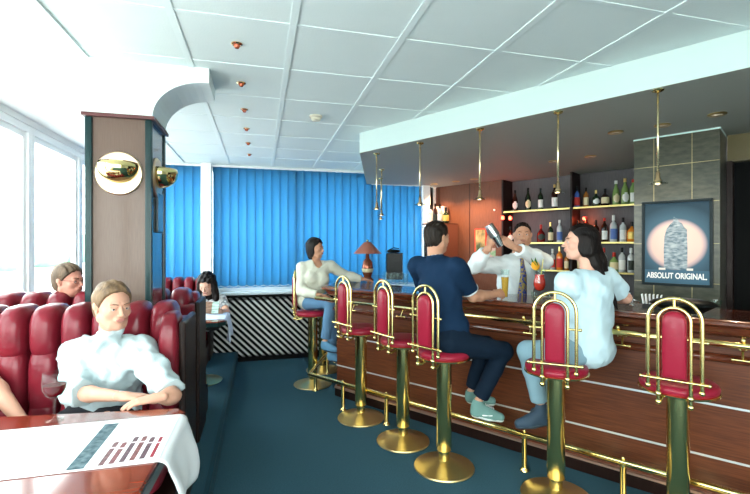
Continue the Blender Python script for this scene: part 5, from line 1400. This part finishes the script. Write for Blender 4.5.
def ex7(t, W, R, OFF, emit, B):
    f, u, r = B['fwd'], B['up'], B['right']; top = B['neck'] + f * .075 - u * .00
    bm = bmesh.new(); rows = []
    for q, wd in ((0, .016), (.03, .020), (.035, .018), (.15, .030), (.30, .042), (.40, .046), (.44, .0)):
        c0 = B['neck'] + u * (.005 - q) + f * (.090 + .064 * min(1, q / .10)); rows.append([Vector(c0 - r * max(wd, .002)) - OFF, Vector(c0 + f * .006) - OFF, Vector(c0 + r * max(wd, .002)) - OFF])
    vv = [[bm.verts.new(p) for p in rw] for rw in rows]
    for a, b in zip(vv, vv[1:]):
        for i in range(2): bm.faces.new((a[i], a[i + 1], b[i + 1], b[i]))
    solid(bm, .004); obj('tie', bm, TIE, t, True)
    for sx in (-1, 1):
        s = Sdf(B['neck'] - .12, B['neck'] + .14, .004); s.cap(B['neck'] + u * .035 + r * sx * .058 - f * .01, B['neck'] + u * .005 + f * .075 + r * sx * .012, .011, .012, .004); s.cap(B['neck'] + u * .005 + f * .075 + r * sx * .012, B['neck'] - u * .035 + f * .095 + r * sx * .035, .012, .004, .004)
        emit('collar', [s.mesh()], mat('white_shirt', (.78, .85, .86), .8))
    s = Sdf(W(0, .08, -.08) - .05, W(0, .08, -.08) + .05, .003); s.ell(W(0, .074, -.086), V(.017, .012, .013), R, .006); emit('goatee', [s.mesh()], hairmat('dark_brown', (.008, .005, .003)))
person('bartender in a white shirt and patterned tie raising a cocktail shaker', J, SK2, True, cd(-.25, -.95, .05), None, hc7, fat=1.05,
       shirt=dict(mat=mat('white_shirt', (.78, .85, .86), .8), off=.018, loose=1.35, sleeveL=1.80, sleeveR=1.72, neck='collar', fold=.007, seed=12, hem=-.08),
       trousers=dict(mat=mat('dark_trousers', (.03, .03, .035), .8)), shoes=(BLACK, BLACK),
       hands=(('R', cd(.12, .05, 1), cd(-.75, -.5, .1), 1, dict(curl=.45, grip=True)), ('L', cd(-.75, .0, .55), cd(.1, -.9, .3), 1, dict(curl=.40, grip=True))),
       hair=dict(mat=hairmat('cropped', (.010, .006, .004)), thick=.004, line=(.050, .066)), extras=ex7)
sh = (P(488.5, 225, 3.66), P(499, 243, 3.66)); ax = (sh[0] - sh[1]); ln3 = ax.length
t = thing('cocktail_shaker', sh[1], 0, 'steel cocktail shaker raised in the bartender\'s hands', 'shaker')
Q = ax.to_track_quat('Z', 'Y').to_matrix().to_4x4()
bm = bmesh.new(); lathe(bm, [(0, -.03), (.030, -.03), (.036, .02), (.041, .07), (0, .07)], 22, M=Q); obj('tin', bm, CHROME, t, auto=40)
bm = bmesh.new(); lathe(bm, [(0, .066), (.043, .066), (.044, .074), (.038, ln3 - .01), (.035, ln3), (0, ln3)], 22, M=Q); obj('cap', bm, STEEL, t, auto=40)

# ---- woman in pale blue tee on the fourth stool
J = dict(pelvis=A3(P(588, 348, 2.86))); J['shL'] = A3(P(569, 284, 2.80)); J['shR'] = A3(P(606, 280, 2.98)); J['elL'] = A3(P(563, 318, 2.92)); J['wrL'] = A3(P(559, 302, 3.14)); J['wrL'][2] = 1.245; J['elL'][2] = 1.16
J['elR'] = A3(P(626, 297, 3.03)); J['wrR'] = A3(P(608, 298, 3.20)); J['elR'][2] = 1.265; J['wrR'][2] = 1.245
J['hipL'] = A3(P(571, 352, 2.80)); J['hipR'] = A3(P(588, 350, 2.96)); J['knL'] = A3(P(528, 351, 3.02)); J['knR'] = A3(P(548, 348, 3.18)); J['anL'] = A3(P(541, 406, 3.04)); J['anR'] = A3(P(556, 405, 3.16))
J['heelL'] = A3(P(543, 420, 3.05)); J['toeL'] = A3(P(519, 423.5, 3.08)); J['heelR'] = J['anR'] + V(0, 0, -.05); J['toeR'] = J['anR'] + cd(-.9, .1, -.35) * .16
hc8 = A3(P(580, 243, 2.92)); PALEJ = mat('pale_jeans', (.20, .32, .38), .8, bump=(300, .2))
dn = [(hc8 + cd(1, 0) * .055 + V(0, 0, .02), hc8 + cd(1, .1) * .125 + V(0, 0, -.13), .070, .055), (hc8 + cd(1, .1) * .125 + V(0, 0, -.13), hc8 + cd(1, .05) * .185 + V(0, 0, -.29), .052, .034), (hc8 + cd(1, .05) * .185 + V(0, 0, -.29), hc8 + cd(1, -.15) * .235 + V(0, 0, -.44), .034, .008), (hc8 + cd(.5, -.8) * .05 + V(0, 0, .0), hc8 + cd(.9, -.6) * .09 + V(0, 0, -.14), .045, .035), (hc8 + cd(.9, -.6) * .09 + V(0, 0, -.14), hc8 + cd(1, -.5) * .15 + V(0, 0, -.26), .034, .016)]
person('woman with long dark hair in a pale blue tee and jeans on a bar stool', J, SK3, False, cd(-.96, .22, .04), None, hc8, fat=1.10,
       shirt=dict(mat=mat('pale_blue_tee', (.50, .66, .72), .85), off=.030, loose=1.45, sleeveL=.95, sleeveR=.72, neck='crew', fold=.008, seed=21, hem=-.15, name='tee', h=.0085),
       trousers=dict(mat=PALEJ, len=1.90, off=.012), shoes=(mat('navy_trainer', (.035, .06, .09), .6), mat('sole_dark', (.04, .06, .08), .6)),
       hands=(('L', cd(.2, .9, 0), UP, 1, dict(curl=.3)), ('R', cd(-.8, .4, -.05), UP, -1, dict(curl=.3))),
       hair=dict(mat=HB, thick=.012, sides=True, line=(.052, .062), locks=dn, fq=170, amp=.0018))
